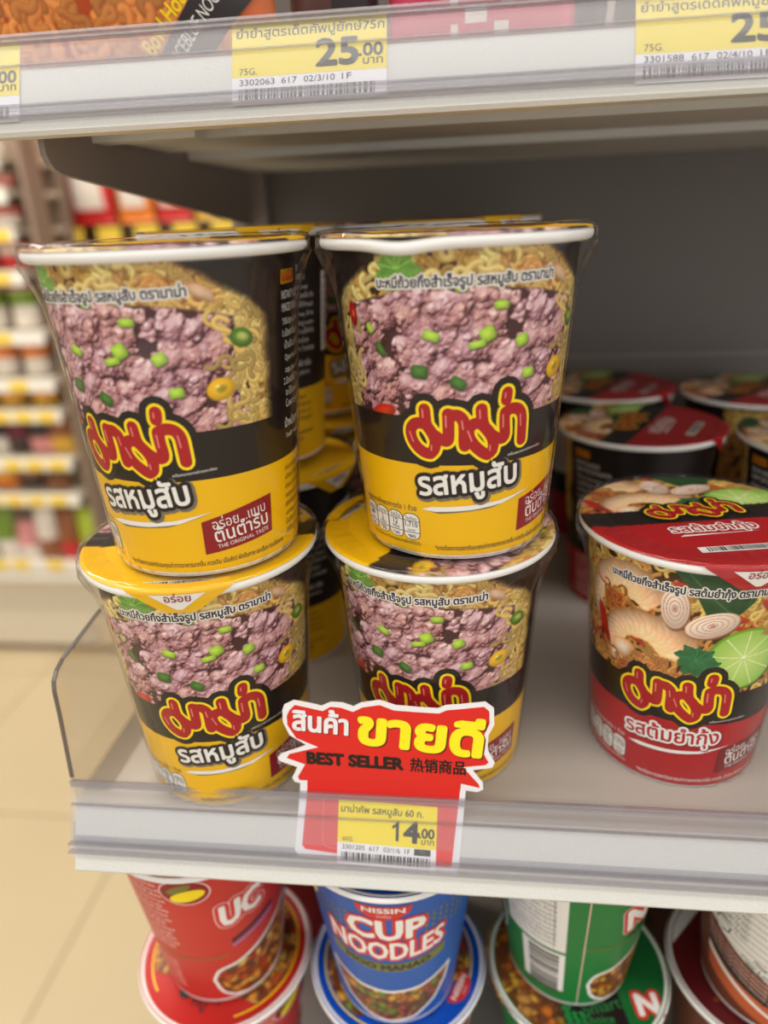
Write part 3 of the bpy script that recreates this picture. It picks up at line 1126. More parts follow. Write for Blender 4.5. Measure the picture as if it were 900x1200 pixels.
def make_film(root, seed, name='shrink_wrap'):
    rs = np.random.RandomState(seed)
    n = 288
    prof = [(RB - 0.012, 0.0004), (RB + 0.0004, 0.0008)]
    for h in np.linspace(0.004, 0.078, 14):
        prof.append((RB + KW * h + 0.0009, h))
    for h in np.linspace(0.083, H - 0.0045, 9):
        t = (h - 0.083) / (H - 0.0045 - 0.083)
        prof.append((RB + KW * h + 0.0009 + (RIM - 0.0424 + 0.0004) * t ** 2.0, h))
    prof += [(RIM + 0.0012, H - 0.003), (RIM + 0.0013, H - 0.001), (RIM + 0.0007, H + 0.0013)]
    for r in (0.0455, 0.044, 0.042, 0.040, 0.037):
        prof.append((r, H + 0.0018 - (0.0455 - r) * 0.03))
    prof = np.array(prof)
    th = np.linspace(0, 2 * PI, n, endpoint=False)
    def ang(k, amp):
        q = np.zeros(n)
        for _ in range(k):
            f = rs.randint(3, 46)
            q += rs.uniform(-1, 1) * np.sin(f * th + rs.uniform(0, 6.28)) / math.sqrt(k)
        return q * amp
    w1, w2, w3, w4 = ang(14, 1), ang(14, 1), ang(24, 1), ang(24, 1)
    V = []
    for r, z in prof:
        t = z / H
        if z > H + 0.0010:
            d = (w3 * 0.5 + w4 * 0.5) * 0.00030
            rad = np.full(n, r)
            zz = z + d
        else:
            a = 0.00010 + 0.00034 * np.clip((t - 0.62) / 0.25, 0, 1) * np.clip((1.0 - t) / 0.06, 0, 1) + 0.00022 * np.clip((0.18 - t) / 0.18, 0, 1)
            d = (w1 * (1 - t) + w2 * t) * a + w3 * a * 0.4
            seam = 0.0005 * np.exp(-((th - R(65)) / 0.016) ** 2) * (t > 0.05)
            rad = r + np.maximum(d, -0.0006) + seam
            zz = np.full(n, z)
        V.append(np.stack([rad * np.sin(th), -rad * np.cos(th), zz], 1))
    V = np.concatenate(V)
    m = len(prof)
    F = [(i * n + k, i * n + (k + 1) % n, (i + 1) * n + (k + 1) % n, (i + 1) * n + k) for i in range(m - 1) for k in range(n)]
    return mesh(name, V, F, M['film'], root, smooth=True)


def rim_geo(dent=None):
    prof = []
    for k in range(15):
        a = 2 * PI * k / 15
        prof.append((RIM - 0.0021 + 0.0021 * math.sin(a), H - 0.0021 + 0.0021 * math.cos(a)))
    V, F, _ = lathe_geo(prof, 120, closed=True)
    if dent:
        ph, amp, wd = dent
        t = np.arctan2(V[:, 0], -V[:, 1])
        V[:, 2] -= amp * np.exp(-((t - ph) / wd) ** 2)
    return V, F


def make_cup(kind, art, label, group):
    root = empty('noodle_cup')
    tag(root, label, 'noodle cup', group)
    band = 'yellow' if kind == 'pork' else 'cup_red'
    hb = 0.0366 if kind == 'pork' else 0.0352
    prof = [(0.0, 0.004), (RB - 0.0016, 0.004), (RB - 0.0014, 0.0), (RB - 0.0002, 0.0), (RB + KW * 0.0016, 0.0016)]
    hs = [0.008, 0.018, 0.028, hb, hb + 0.0001, 0.05, 0.07, 0.09, 0.106, H - 0.003]
    prof += [(RB + KW * h, h) for h in hs]
    V, F, rows = lathe_geo(prof, 96)
    mi = [0 if r < 4 else (1 if r < 8 else 2) for r in rows]
    mesh('cup_body', V, F, [M['rim'], M[band], M['black']], root, mi, smooth=True)
    V, F = rim_geo()
    mesh('rim', V, F, M['rim'], root, smooth=True)
    picture('food_picture', art, LAB, root)
    # logo
    p = Print()
    dy = 0 if kind == 'pork' else -2.2
    logo_print(p, shift(LOGO, 1, 1, 0, 48 + dy), shift(SHINE, 1, 1, 0, 48 + dy))
    p.build('brand_logo', LAB, root)
    p = Print()
    p.add(fit_text('เครื่องหมายการค้าจดทะเบียน', 15, 38.6 + dy, 30, 39.8 + dy, 0.0, res=2), 'white', 5)
    p.build('trademark_line', LAB, root)
    # heading over the picture
    p = Print()
    s = 'บะหมี่ถ้วยกึ่งสำเร็จรูป ' + ('รสหมูสับ' if kind == 'pork' else 'รสต้มยำกุ้ง') + ' ตรามาม่า'
    f = lambda x: 95.4 + 0.0012 * x * x * 0 + 0.02 * x
    t = arc_text(s, -28, 27.5, f, 0.05, 4.9)
    p.add(outline(t, 0.5), 'white', 2).add(t, 'text_dark', 3)
    p.build('heading', LAB, root)
    # flavour name and brush line
    p = Print()
    if kind == 'pork':
        t = fit_text('รสหมูสับ', -17, 25.2, 19.5, 28.6, 0.026, 12.6)
        p.add(outline(moved(t, 0.5, -0.5), 1.9), 'grey', 2)
        p.add(outline(t, 1.35), 'black', 3).add(t, 'white', 4)
    else:
        t = fit_text('รสต้มยำกุ้ง', -18, 23.4, 20.5, 25.5, 0.018, 10.6)
        p.add(outline(moved(t, 0.4, -0.4), 1.4), 'dark_red', 2)
        p.add(outline(t, 1.05), 'white', 3).add(t, 'cup_red', 4)
    p.build('flavour_name', LAB, root)
    p = Print()
    o = 0 if kind == 'pork' else -1.2
    p.add(polygon([(-14, 19.0 + o), (10, 20.4 + o), (26.5, 24.2 + o), (10, 19.9 + o), (-10, 18.3 + o)]), 'grey' if kind == 'pork' else 'dark_red', 1)
    p.add(polygon([(-17, 19.6 + o), (-13, 20.8 + o), (0, 21.4 + o), (12, 22.2 + o), (26.5, 24.6 + o), (14, 21.0 + o), (2, 19.7 + o), (-12, 19.0 + o)]), 'white', 2)
    p.build('brush_line', LAB, root)
    # red badge
    p = Print()
    q = lambda x: 0.0045 * (x - 36) ** 2 + 0.10 * (x - 22)
    xs = np.linspace(22, 50.5, 10)
    top = [(x, 21.0 + 2.4 * math.sin((x - 22) / 28.5 * 1.6) + 0.09 * (x - 22)) for x in xs]
    bot = [(x, 8.3 + 0.10 * (x - 22)) for x in xs]
    p.add(polygon(top + bot[::-1]), 'badge_red' if kind == 'pork' else 'dark_red', 1)
    p.add(fit_text('อร่อย...แบบ', 26, 17.6, 47.5, 20.2, 0.0, 4.6), 'white', 2)
    p.add(fit_text('ต้นตำรับ', 26.5, 12.6, 48.5, 15.0, 0.012, 6.2), 'white', 2)
    p.add(fit_text('THE ORIGINAL TASTE', 27, 10.1, 48.5, 12.3, 0.0), 'white', 2)
    p.build('badge', LAB, root)
    # nutrition pills
    p = Print()
    ic = 'text_dark' if kind == 'pork' else 'white'
    p.add(fit_text('คุณค่าทางโภชนาการต่อ 1 ถ้วย', -47.5, 17.6, -19, 18.4, 0.0, 3.2), ic, 1)
    w = 6.9
    for k, (a, b, cc, dd) in enumerate([('พลังงาน', '280', 'แคลอรี', '*14%'), ('น้ำตาล', '2', 'กรัม', '*3%'), ('ไขมัน', '12', 'กรัม', '*18%'), ('โซเดียม', '1,710', 'มิลลิกรัม', '*86%')]):
        x = -47.6 + k * 7.5
        p.add(round_rect(x - .25, 6.55, x + w + .25, 17.15, 2.7), 'black', 1)
        p.add(round_rect(x, 6.8, x + w, 16.9, 2.5), 'white', 2)
        p.add(rect(x, 14.0, x + w, 14.25), 'black', 3).add(rect(x, 9.4, x + w, 9.65), 'black', 3)
        p.add(fit_text(a, x + 1.0, 14.6, x + w - 1.0, 14.6, 0), 'black', 3)
        m = x + w / 2
        hw = 0.55 * len(b)
        p.add(fit_text(b, m - hw, 11.9, m + hw, 11.9, 0.01), 'black', 3)
        p.add(fit_text(cc, m - 1.7, 10.1, m + 1.7, 10.1, 0), 'black', 3)
        p.add(fit_text(dd, m - 1.8, 7.4, m + 1.8, 7.4, 0.01), 'black', 3)
    p.add(fit_text('*คิดเป็นร้อยละของปริมาณสูงสุดที่บริโภคได้ต่อวัน', -45, 4.5, -18, 4.7, 0.0, 2.0), ic, 1)
    p.build('nutrition_panel', LAB, root, 2.5)
    p = Print()
    p.add(fit_text('*หากต้องการรสชาติและคุณค่าทางอาหารมากขึ้น ควรเติม เนื้อสัตว์ ผักต้มกาย และอื่นๆ ตามต้องการ', -12, 3.6, 57, 4.4, 0.006, 2.9, res=2), ic, 1)
    p.build('serving_note', LAB, root)
    # panel of directions on the side
    p = Print()
    x = 61.0
    mm = [[(x + 1.5 * i + 0.1, 96.6 + 0.2), (x + 1.5 * i + 0.5, 100.4), (x + 1.5 * i + 1.0, 97.2)] for i in range(7)]
    p.add(stroke(mm, 1.0), 'logo_yellow', 1).add(stroke(mm, 0.62), 'logo_red', 2)
    lines = ['INSTANT NOODLES', 'MINCED PORK FLAVOUR' if kind == 'pork' else 'SHRIMP TOM YUM FLAVOUR', 'วิธีปรุง (Directions)', '1.เปิดฝาถ้วยออกครึ่งหนึ่ง เติม', '   น้ำเดือดถึงขีดที่กำหนด', '   Open the lid half way, fill the', '   cup, pour boiling water', '2.ปิดฝาทิ้งไว้ 3 นาที คนให้เข้ากัน', '   จะได้บะหมี่รสอร่อย', '   Cover the lid for 3 minutes']
    y = 91.5
    for k, s in enumerate(lines):
        ln = 0.98 * len(s) + 2
        p.add(fit_text(s, x + (1.2 if s.startswith(' ') else 0), y, x + min(27, ln), y, 0.0, 2.7 if k < 2 else 2.9, res=2), 'white', 1)
        y -= 4.1
    p.add(fit_text('น้ำหนักสุทธิ 60 กรัม', x, 47.5, x + 24, 47.5, 0.01, 4.6), 'white', 1)
    p.add(fit_text('วันผลิต / หมดอายุ ดูที่ก้นถ้วย', x + .6, 43.5, x + 23, 43.5, 0.0, 2.8), 'white', 1)
    y = 31.5
    for s in ['ส่วนประกอบสำคัญโดยประมาณ', 'แป้งสาลี 74.2% เครื่องปรุงรส', 'ปรุงรส 10.1% น้ำมันปาล์ม 9.1%', 'พรรณผลไม้แห้ง 3% ใช้วัตถุเจือปน', 'แต่งกลิ่นธรรมชาติ', 'แต่งสีธรรมชาติ ข้อมูลสำหรับผู้แพ้', 'มีแป้งสาลี ถั่วเหลือง', 'เลขสารบบอาหาร 10-1']:
        p.add(fit_text(s, x - 1, y, x - 1 + min(26, 0.86 * len(s)), y, 0.0, 2.8, res=2), ic, 1)
        y -= 3.6
    p.build('directions_panel', LAB, root)
    # nutrition box and barcode on the back
    p = Print()
    x0 = 96
    p.add(rect(x0, 52, x0 + 26, 90), 'white', 1)
    p.add(merge([rect(x0 + 1, 55 + 3.6 * k, x0 + 25, 55.3 + 3.6 * k) for k in range(9)]), 'tag_ink', 2)
    p.add(fit_text('ข้อมูลโภชนาการ', x0 + 3, 86, x0 + 23, 86, 0.02), 'tag_ink', 2)
    for k in range(8):
        p.add(fit_text(['หนึ่งหน่วยบริโภค', 'พลังงานทั้งหมด', 'ไขมันทั้งหมด', 'โคเลสเตอรอล', 'โปรตีน', 'คาร์โบไฮเดรต', 'น้ำตาล', 'โซเดียม'][k], x0 + 2, 81.6 - 3.6 * k, x0 + 16, 81.6 - 3.6 * k, 0, 2.2, res=2), 'tag_ink', 2)
    p.build('nutrition_box', LAB, root)
    p = Print()
    p.add(rect(-88, 30, -70, 62), 'white', 1).add(spin(barcode(-92, 39, -66, 53, 8, 30), PI / 2, -79, 46), 'tag_ink', 2)
    p.build('barcode', LAB, root)
    make_lid(root, kind, art)
    return root


PORK, TOM = pork_art(), tomyum_art()
G1 = 'minced pork noodle cups'
G2 = 'shrimp tom yum noodle cups'
pork = make_cup('pork', PORK, 'x', G1)
tom = make_cup('tom', TOM, 'x', G2)


def place(proto, first, loc, rot, lidrot, label, group, film=0, dent=None):
    c = proto if first else copy_tree(proto)
    c.location = loc
    c.rotation_euler = (0, 0, R(rot))
    tag(c, label, 'noodle cup', group)
    for ch in [x for x in bpy.data.objects if x.parent == c]:
        nm = ch.name.split('.')[0]
        if nm == 'lid':
            ch.rotation_euler = (0, 0, R(lidrot - rot))
        if nm == 'rim' and dent:
            V, F = rim_geo(dent)
            me = ch.data.copy()
            me.vertices.foreach_set('co', np.asarray(V, float).ravel())
            ch.data = me
    if film:
        make_film(c, film)
    return c


ZT = H + 0.0020
PK = 'yellow and black pork noodle cup '
spots = [
    ((-0.0948, -0.0098, ZT), -14.5, 158, PK + 'in clear film, upper one by the open end', 'yellow cups', 3, None),
    ((0.0022, 0.0067, ZT), 7, 150, PK + 'with a kinked rim, stacked above the best seller sign', 'yellow cups', 4, (R(-27), 0.0016, 0.22)),
    ((-0.1008, -0.0052, 0), 13, 9, PK + 'under another, beside the clear end divider', 'yellow cups', 5, None),
    ((-0.0044, 0.0095, 0), -13.5, -115, PK + 'right behind the best seller sign', 'yellow cups', 6, None),
    ((-0.1040, 0.1000, ZT + 0.003), -60, 40, PK + 'on top, second row, near the open end', 'yellow cups', 0, None),
    ((-0.0140, 0.1330, ZT + 0.003), -35, 60, PK + 'on top, straight behind the kinked rim cup', 'yellow cups', 0, None),
    ((-0.0985, 0.0945, 0), -75, 62, PK + 'below another, second row, near the open end', 'yellow cups', 0, None),
    ((-0.0100, 0.1280, 0), 60, 100, PK + 'below another, second row, beside the red cups', 'yellow cups', 0, None),
    ((-0.0900, 0.2020, ZT + 0.003), 50, 0, PK + 'on top, third row, near the open end', 'yellow cups', 0, None),
    ((0.0060, 0.2290, ZT + 0.003), 40, 120, PK + 'on top, third row, beside the red cups', 'yellow cups', 0, None),
    ((-0.0900, 0.1990, 0), 40, 0, PK + 'below another, third row, near the open end', 'yellow cups', 0, None),
    ((0.0060, 0.2270, 0), 30, 50, PK + 'below another, third row, beside the red cups', 'yellow cups', 0, None)]
for i, (loc, rot, lr, lb, g, film, dent) in enumerate(spots):
    place(pork, i == 0, loc, rot, lr, lb, 'minced pork noodle cups', film, dent) if i else None
place(pork, True, *spots[0][:3], spots[0][3], 'minced pork noodle cups', 3, None)
RK = 'red and black shrimp noodle cup '
for i, (loc, rot, lr, lb, film) in enumerate([
    ((0.1009, 0.0185, 0), -18.5, 10, RK + 'in front, lime and prawns showing', 0),
    ((0.1087, 0.1600, 0), 205, 62, RK + 'showing its nutrition box, right behind the front one', 0),
    ((0.2040, 0.1350, 0), 190, 75, RK + 'turned backwards, second row, farther from the yellow cups', 0),
    ((0.1067, 0.2620, 0), 150, 60, RK + 'in the last row, nearer the yellow cups', 0),
    ((0.2016, 0.2420, 0), 40, 45, RK + 'in the last row, farther from the yellow cups', 0)]):
    if i:
        place(tom, False, loc, rot, lr, lb, 'shrimp tom yum noodle cups', 0)
    else:
        first_tom = (loc, rot, lr, lb)
place(tom, True, *first_tom, 'shrimp tom yum noodle cups', 9)
# ------------------------------------------------------------------ best seller sign and price tags
TH = math.atan2(0.0116, 0.027)
def rail_wrap(dy, dz, off, bend=True):
    """u along the shelf, v up the slope of the price rail (0 = top edge of the rail); upright above it"""
    def w(u, v, lay):
        o = off + lay
        if bend:                                    # card curls upright over a few millimetres
            w_ = 0.004
            t = np.clip((v + w_) / (2 * w_), 0, 1)
            th = TH * (1 - t)
            vv = np.clip(v, -w_, w_)
            # integrals of sin/cos along the curl, taken from the rail edge
            iy = np.where(v < -w_, (v + w_) * math.sin(TH), 0) + w_ * 2 * TH * (t - t * t / 2) - w_ * TH
            iz = np.where(v < -w_, (v + w_) * math.cos(TH), 0) + np.where(v > w_, v - w_, 0) + vv * (1 + math.cos(TH)) / 2
            yb, zb = -0.0384 + iy, 0.0096 + iz
            ny, nz = -np.cos(th), np.sin(th)
        else:
            yb = -0.0384 + v * math.sin(TH)
            zb = 0.0096 + v * math.cos(TH)
            ny, nz = -math.cos(TH) + 0 * v, math.sin(TH) + 0 * v
        return np.stack([u + 0 * yb, yb + ny * o + dy, zb + nz * o + dz], 1)
    return w


def slab(name, VT, wrap_f, wrap_b, mats, parent):
    """flat card with real thickness"""
    V, T = split_long(VT[0], VT[1], 1.6)
    a = V[T[:, 0]]; b = V[T[:, 1]]; c = V[T[:, 2]]
    s = (b[:, 0] - a[:, 0]) * (c[:, 1] - a[:, 1]) - (c[:, 0] - a[:, 0]) * (b[:, 1] - a[:, 1])
    T = np.where((s < 0)[:, None], T[:, ::-1], T)
    n = len(V)
    P = np.concatenate([wrap_f(V[:, 0] / 1000, V[:, 1] / 1000, 0), wrap_b(V[:, 0] / 1000, V[:, 1] / 1000, 0)])
    e = np.concatenate([T[:, [0, 1]], T[:, [1, 2]], T[:, [2, 0]]])
    u, cnt = np.unique(np.sort(e, 1), axis=0, return_counts=True)
    bd = {tuple(x) for x in u[cnt == 1]}
    F = [tuple(t) for t in T] + [tuple(n + i for i in reversed(t)) for t in T]
    for i, j in e:
        if tuple(sorted((i, j))) in bd:
            F.append((j, i, n + i, n + j))
    return mesh(name, P, F, mats, parent)


W_OUT = [(-63.9, 43.0), (-59.9, 45.3), (-53.2, 44.1), (-49.1, 43.0), (-45.3, 45.0), (-40.6, 44.9), (-36.5, 43.3), (-33.3, 45.2), (-26.0, 46.7), (-20.0, 44.5), (-11.8, 44.0), (-3.7, 43.7), (-0.7, 45.3), (4.3, 45.9), (14.3, 47.5), (17.5, 44.8), (17.8, 37.2), (15.7, 32.0), (15.4, 25.0), (18.3, 18.6), (17.3, 16.1), (9.7, 14.5), (13.8, 8.3), (14.0, 4.9), (11.7, 3.4), (7.1, 4.0), (4.4, -28.1), (3.4, -30.3), (-61.1, -26.8), (-63.3, -24.6), (-60.9, 3.8), (-63.1, 4.3), (-64.0, 6.4), (-61.3, 12.1), (-68.2, 14.7), (-69.2, 16.4), (-67.3, 18.6), (-56.5, 23.5), (-63.1, 28.2), (-65.2, 34.6), (-64.9, 40.4)]
R_IN = [(-62.0, 40.5), (-59.6, 43.2), (-53.4, 41.8), (-48.7, 40.7), (-45.4, 42.9), (-41.3, 42.6), (-36.7, 40.8), (-32.9, 43.1), (-26.1, 44.5), (-20.6, 42.2), (-11.9, 41.8), (-3.3, 41.5), (-0.2, 43.2), (4.3, 43.8), (13.8, 45.4), (15.8, 43.3), (16.0, 37.7), (14.1, 32.6), (13.6, 23.6), (15.9, 18.8), (14.7, 17.4), (5.9, 15.9), (12.2, 7.5), (12.6, 5.7), (5.2, 7.5), (1.5, -27.0), (0.2, -28.0), (-4.3, -27.8), (-46.0, -24.9), (-58.8, -23.8), (-60.2, -22.2), (-57.7, 5.4), (-61.0, 5.4), (-61.5, 7.2), (-57.9, 13.7), (-65.3, 16.7), (-64.0, 18.8), (-51.7, 22.8), (-60.5, 27.0), (-63.5, 33.4), (-63.3, 37.9)]
sign = empty('shelf_sign', (-0.028, -0.0384, 0.0))
tag(sign, 'red best seller sign with ragged white edge, slotted into the price rail', 'sign')
inv = np.array([-0.028, -0.0384, 0.0])
def rel(w):
    return lambda u, v, lay: w(u, v, lay) - inv
# the card sits just behind the clear rail sheet, in front of the deck edge
slab('card', polygon(W_OUT), rel(rail_wrap(0, 0, -0.0008)), rel(rail_wrap(0, 0, -0.0013)), M['sign_white'], sign)
sw = rel(rail_wrap(0, 0, -0.00072))
p = Print(); p.add(polygon(R_IN), 'sign_red', 0); p.build('red_field', sw, sign, 1.6)
p = Print()
t = fit_text('สินค้า', -61.3, 31.4, -39.6, 29.6, 0.035, 11.2)
p.add(moved(t, 0.4, -0.5), 'sign_shadow', 1).add(t, 'sign_white', 2)
t = fit_text('ขายดี', -35.2, 26.2, 12.2, 21.6, 0.046, 17.4)
p.add(moved(t, 0.6, -0.7), 'sign_shadow', 1).add(t, 'sign_yellow', 2)
p.build('thai_heading', sw, sign)
p = Print()
t = fit_text('BEST SELLER', -56.7, 14.6, -18.1, 13.4, 0.062, 5.6)
p.add(t, 'sign_black', 1).add(fit_text('热销商品', -15.0, 13.3, 6.9, 12.6, 0.028, 6.8), 'sign_black', 1)
p.build('black_heading', sw, sign)
p = Print()
p.add(stroke([[(-51.2, -1.0), (-51.4, -19), (-49.8, -22.2), (-45, -23)]], 0.25), 'logo_shine', 1)
p.build('crease', sw, sign)


def price_tag(name_line, price, sub, line, seed, W, Hh, wrap, origin, label, black=None):
    """printed shelf ticket, lower left corner at (0,0) in mm"""
    g = empty('price_tag', origin)
    tag(g, label, 'price tag')
    o = np.array(origin)
    wr = lambda u, v, lay: wrap(u, v, lay) - o
    V, T = rect(0, 0, W, Hh)
    slab('ticket', (V, T), wr, lambda u, v, lay: wr(u, v, lay - 0.00012), M['tag_white'], g)
    k = W / 40.0
    p = Print(); p.add(rect(0, Hh * 0.335, W, Hh), 'tag_yellow', 1); p.build('yellow_field', wr, g)
    p = Print()
    n0, n1 = (0.028, 0.86) if len(name_line) < 24 else (0.03, 0.985)
    p.add(fit_text(name_line, W * n0, Hh * 0.815, W * n1, Hh * 0.815, 0.012, Hh * 0.165), 'tag_ink', 2)
    a, b = price
    hp = Hh * 0.315
    if a[0] == '1':
        one = [(.60, 0), (.60, 1), (.44, 1), (.30, .84), (.06, .74), (.06, .60), (.36, .68), (.36, 0)]
        p.add(polygon([(W * .545 + x * hp * .62, Hh * .42 + y * hp) for x, y in one]), 'tag_ink', 2)
        p.add(fit_text(a[1], W * 0.675, Hh * 0.42, W * 0.82, Hh * 0.42, 0.035, hp), 'tag_ink', 2)
    else:
        p.add(fit_text(a, W * 0.555, Hh * 0.42, W * 0.815, Hh * 0.42, 0.035, hp), 'tag_ink', 2)
    p.add(fit_text('.' + b, W * 0.825, Hh * 0.50, W * 0.975, Hh * 0.50, 0.03, Hh * 0.15), 'tag_ink', 2)
    p.add(fit_text('บาท', W * 0.85, Hh * 0.40, W * 0.975, Hh * 0.40, 0.012, Hh * 0.075), 'tag_ink', 2)
    p.add(fit_text(sub, W * 0.05, Hh * 0.365, W * 0.165, Hh * 0.365, 0.0), 'tag_ink', 2)
    x = 0.05
    for s, w in line:
        p.add(fit_text(s, W * x, Hh * 0.235, W * (x + w), Hh * 0.235, 0.0, Hh * 0.075), 'tag_ink', 2)
        x += w + 0.045
    if black:
        p.add(rect(W * 0.78, Hh * 0.225, W * 0.945, Hh * 0.325), 'tag_ink', 2)
        p.add(fit_text(black, W * 0.835, Hh * 0.245, W * 0.89, Hh * 0.245, 0.0, Hh * 0.06), 'grey', 3)
    p.build('ticket_text', wr, g)
    p = Print(); p.add(barcode(W * 0.045, Hh * 0.05, W * 0.94, Hh * 0.19, seed, 60), 'tag_ink', 2); p.build('barcode', wr, g)
    return g


def tag_wrap(x, v, rot, dy, dz, off):
    w0 = rail_wrap(dy, dz, off, bend=False)
    c, s = math.cos(rot), math.sin(rot)
    return lambda a, b, lay: w0(x + a * c - b * s, v + a * s + b * c, lay)


price_tag('มาม่าคัพ รสหมูสับ 60 ก.', ('14', '00'), '60G.', [('3301205', .23), ('617', .10), ('03/1/6', .17), ('1F', .055)], 3, 40.6, 26.2,
          tag_wrap(-0.0456, -0.0289, R(-1.7), 0, 0, -0.00062), (-0.0456, -0.0500, -0.0174), 'yellow price tag reading 14.00 on the red best seller sign', 'TD')
price_tag('ยำยำสูตรเด็ดคัพปูยักษ์75ก', ('25', '00'), '75G.', [('3302063', .23), ('617', .10), ('02/3/10', .20), ('1F', .06)], 4, 55, 29,
          tag_wrap(-0.0760, -0.0296, R(0.3), UY, UZ, -0.0008), (-0.0760, 0.0185, 0.2685), 'yellow price tag reading 25.00 with giant crab flavour, whole on the upper rail')
price_tag('ยำยำสูตรเด็ดคัพหมูย่าง75ก', ('25', '00'), '75G.', [('3301588', .23), ('617', .10), ('02/4/10', .20), ('1F', .06)], 5, 55, 29,
          tag_wrap(0.0618, -0.0306, R(-0.5), UY, UZ, -0.0008), (0.0618, 0.0185, 0.2650), 'yellow price tag reading 25.00 with grilled pork flavour on the upper rail')
price_tag('ยำยำคัพรสหมูสับ60ก', ('15', '00'), '60G.', [('3301544', .23), ('617', .10), ('02/2/10', .20), ('1F', .06)], 6, 55, 29,
          tag_wrap(-0.2112, -0.0306, R(0.3), UY, UZ, -0.0008), (-0.2112, 0.0185, 0.2675), 'yellow price tag on the upper rail beyond the shelf bracket, mostly cut off')


# ------------------------------------------------------------------ bowl-shaped noodle cups on the shelf below
ZL = -0.252
HN, RN0, RN1 = 0.1065, 0.0310, 0.0440
KN = (RN1 - RN0) / HN
NW = cone_wrap(RN0, KN, 0.038)
STEW = {
    'red': [(206, 90, 40), (226, 150, 60), (180, 60, 30), (120, 60, 30), (230, 190, 90)],
    'blue': [(196, 120, 60), (226, 170, 60), (170, 90, 60), (120, 90, 50), (150, 60, 50), (130, 150, 50)],
    'green': [(206, 110, 40), (226, 170, 60), (150, 90, 40), (110, 70, 30), (200, 140, 70)],
    'brown': [(196, 150, 70), (120, 130, 50), (206, 180, 110), (110, 80, 40)]}
BASEC = {'red': (196, 52, 44), 'blue': (40, 92, 176), 'green': (32, 122, 58), 'brown': (110, 62, 46)}
for k, c in BASEC.items():
    ink('noodle_' + k, *c)
    ink('noodle_lid_' + k, *{'red': (186, 40, 34), 'blue': (14, 78, 186), 'green': (26, 104, 50), 'brown': (96, 26, 28)}[k])
ink('olive', 120, 120, 50)
ink('faint_pink', 250, 205, 196)
ink('title_red', 206, 52, 46)
ink('orange_brown', 196, 96, 56)
ink('lilac', 150, 130, 190)


def clip_picture(name, art, wrap, parent, test, cx, cy, lay=1.5):
    """picture trimmed to an outline"""
    nv, nu = art.U.shape
    V = wrap((art.U.ravel() + cx) / 1000, (art.V.ravel() + cy) / 1000, lay * 0.00006)
    ok = test(art.U, art.V)
    i = np.arange(nv - 1)[:, None] * nu + np.arange(nu - 1)[None]
    keep = (ok[:-1, :-1] & ok[1:, :-1] & ok[:-1, 1:] & ok[1:, 1:]).ravel()
    i = i.ravel()[keep]
    F = np.stack([i, i + 1, i + nu + 1, i + nu], 1)
    o = mesh(name, V, F, M['print'], parent, smooth=True)
    set_print(o, art.img.reshape(-1, 3))
    return o


def bowl_shape(w, h):
    """flat-topped bowl outline used round the food picture"""
    pts = [(-w, h * 0.55), (-w * 0.93, h * 0.05), (-w * 0.75, -h * 0.45), (-w * 0.4, -h * 0.86), (0, -h), (w * 0.4, -h * 0.86), (w * 0.75, -h * 0.45), (w * 0.93, h * 0.05), (w, h * 0.55), (w * 0.5, h * 0.28), (0, h * 0.2), (-w * 0.5, h * 0.28)]
    return pts


def drop_shape(w, h):
    """picture outline rounded at one end and sweeping up at the other"""
    q = [(-w, -h * .25), (-w * .86, -h * .72), (-w * .45, -h * .98), (w * .2, -h), (w * .8, -h * .82), (w, -h * .4), (w, h * .3), (w, h), (w * .55, h * .72), (w * .1, h * .42), (-w * .45, h * .16), (-w * .85, h * .05)]
    return [tuple(p) for p in smooth_path(q + q[:1], 4)[:-1]]


def in_poly(pts):
    p = np.asarray(pts, float)
    def f(U, V):
        ins = np.zeros(U.shape, bool)
        for i in range(len(p)):
            a, b = p[i], p[(i + 1) % len(p)]
            c = (a[1] > V) != (b[1] > V)
            ins ^= c & (U < (b[0] - a[0]) * (V - a[1]) / ((b[1] - a[1]) or 1e-9) + a[0])
        return ins
    return f


def nissin(p, x, y, w, lay=1, rot=0.0):
    q = merge([polygon([(x - w, y + w * .30), (x + w, y + w * .30), (x + w * .86, y - w * .12), (x + w * .5, y - w * .42), (x, y - w * .52), (x - w * .5, y - w * .42), (x - w * .86, y - w * .12)])])
    t1 = fit_text('NISSIN', x - w * .72, y - w * .08, x + w * .72, y - w * .08, 0.03, w * .27)
    t2 = fit_text('นิสชิน', x - w * .24, y - w * .36, x + w * .24, y - w * .36, 0.0, w * .17)
    p.add(spin(q, rot, x, y), 'title_red', lay)
    p.add(spin(t1, rot, x, y), 'white', lay + 1)
    p.add(spin(t2, rot, x, y), 'pale_pink', lay + 1)


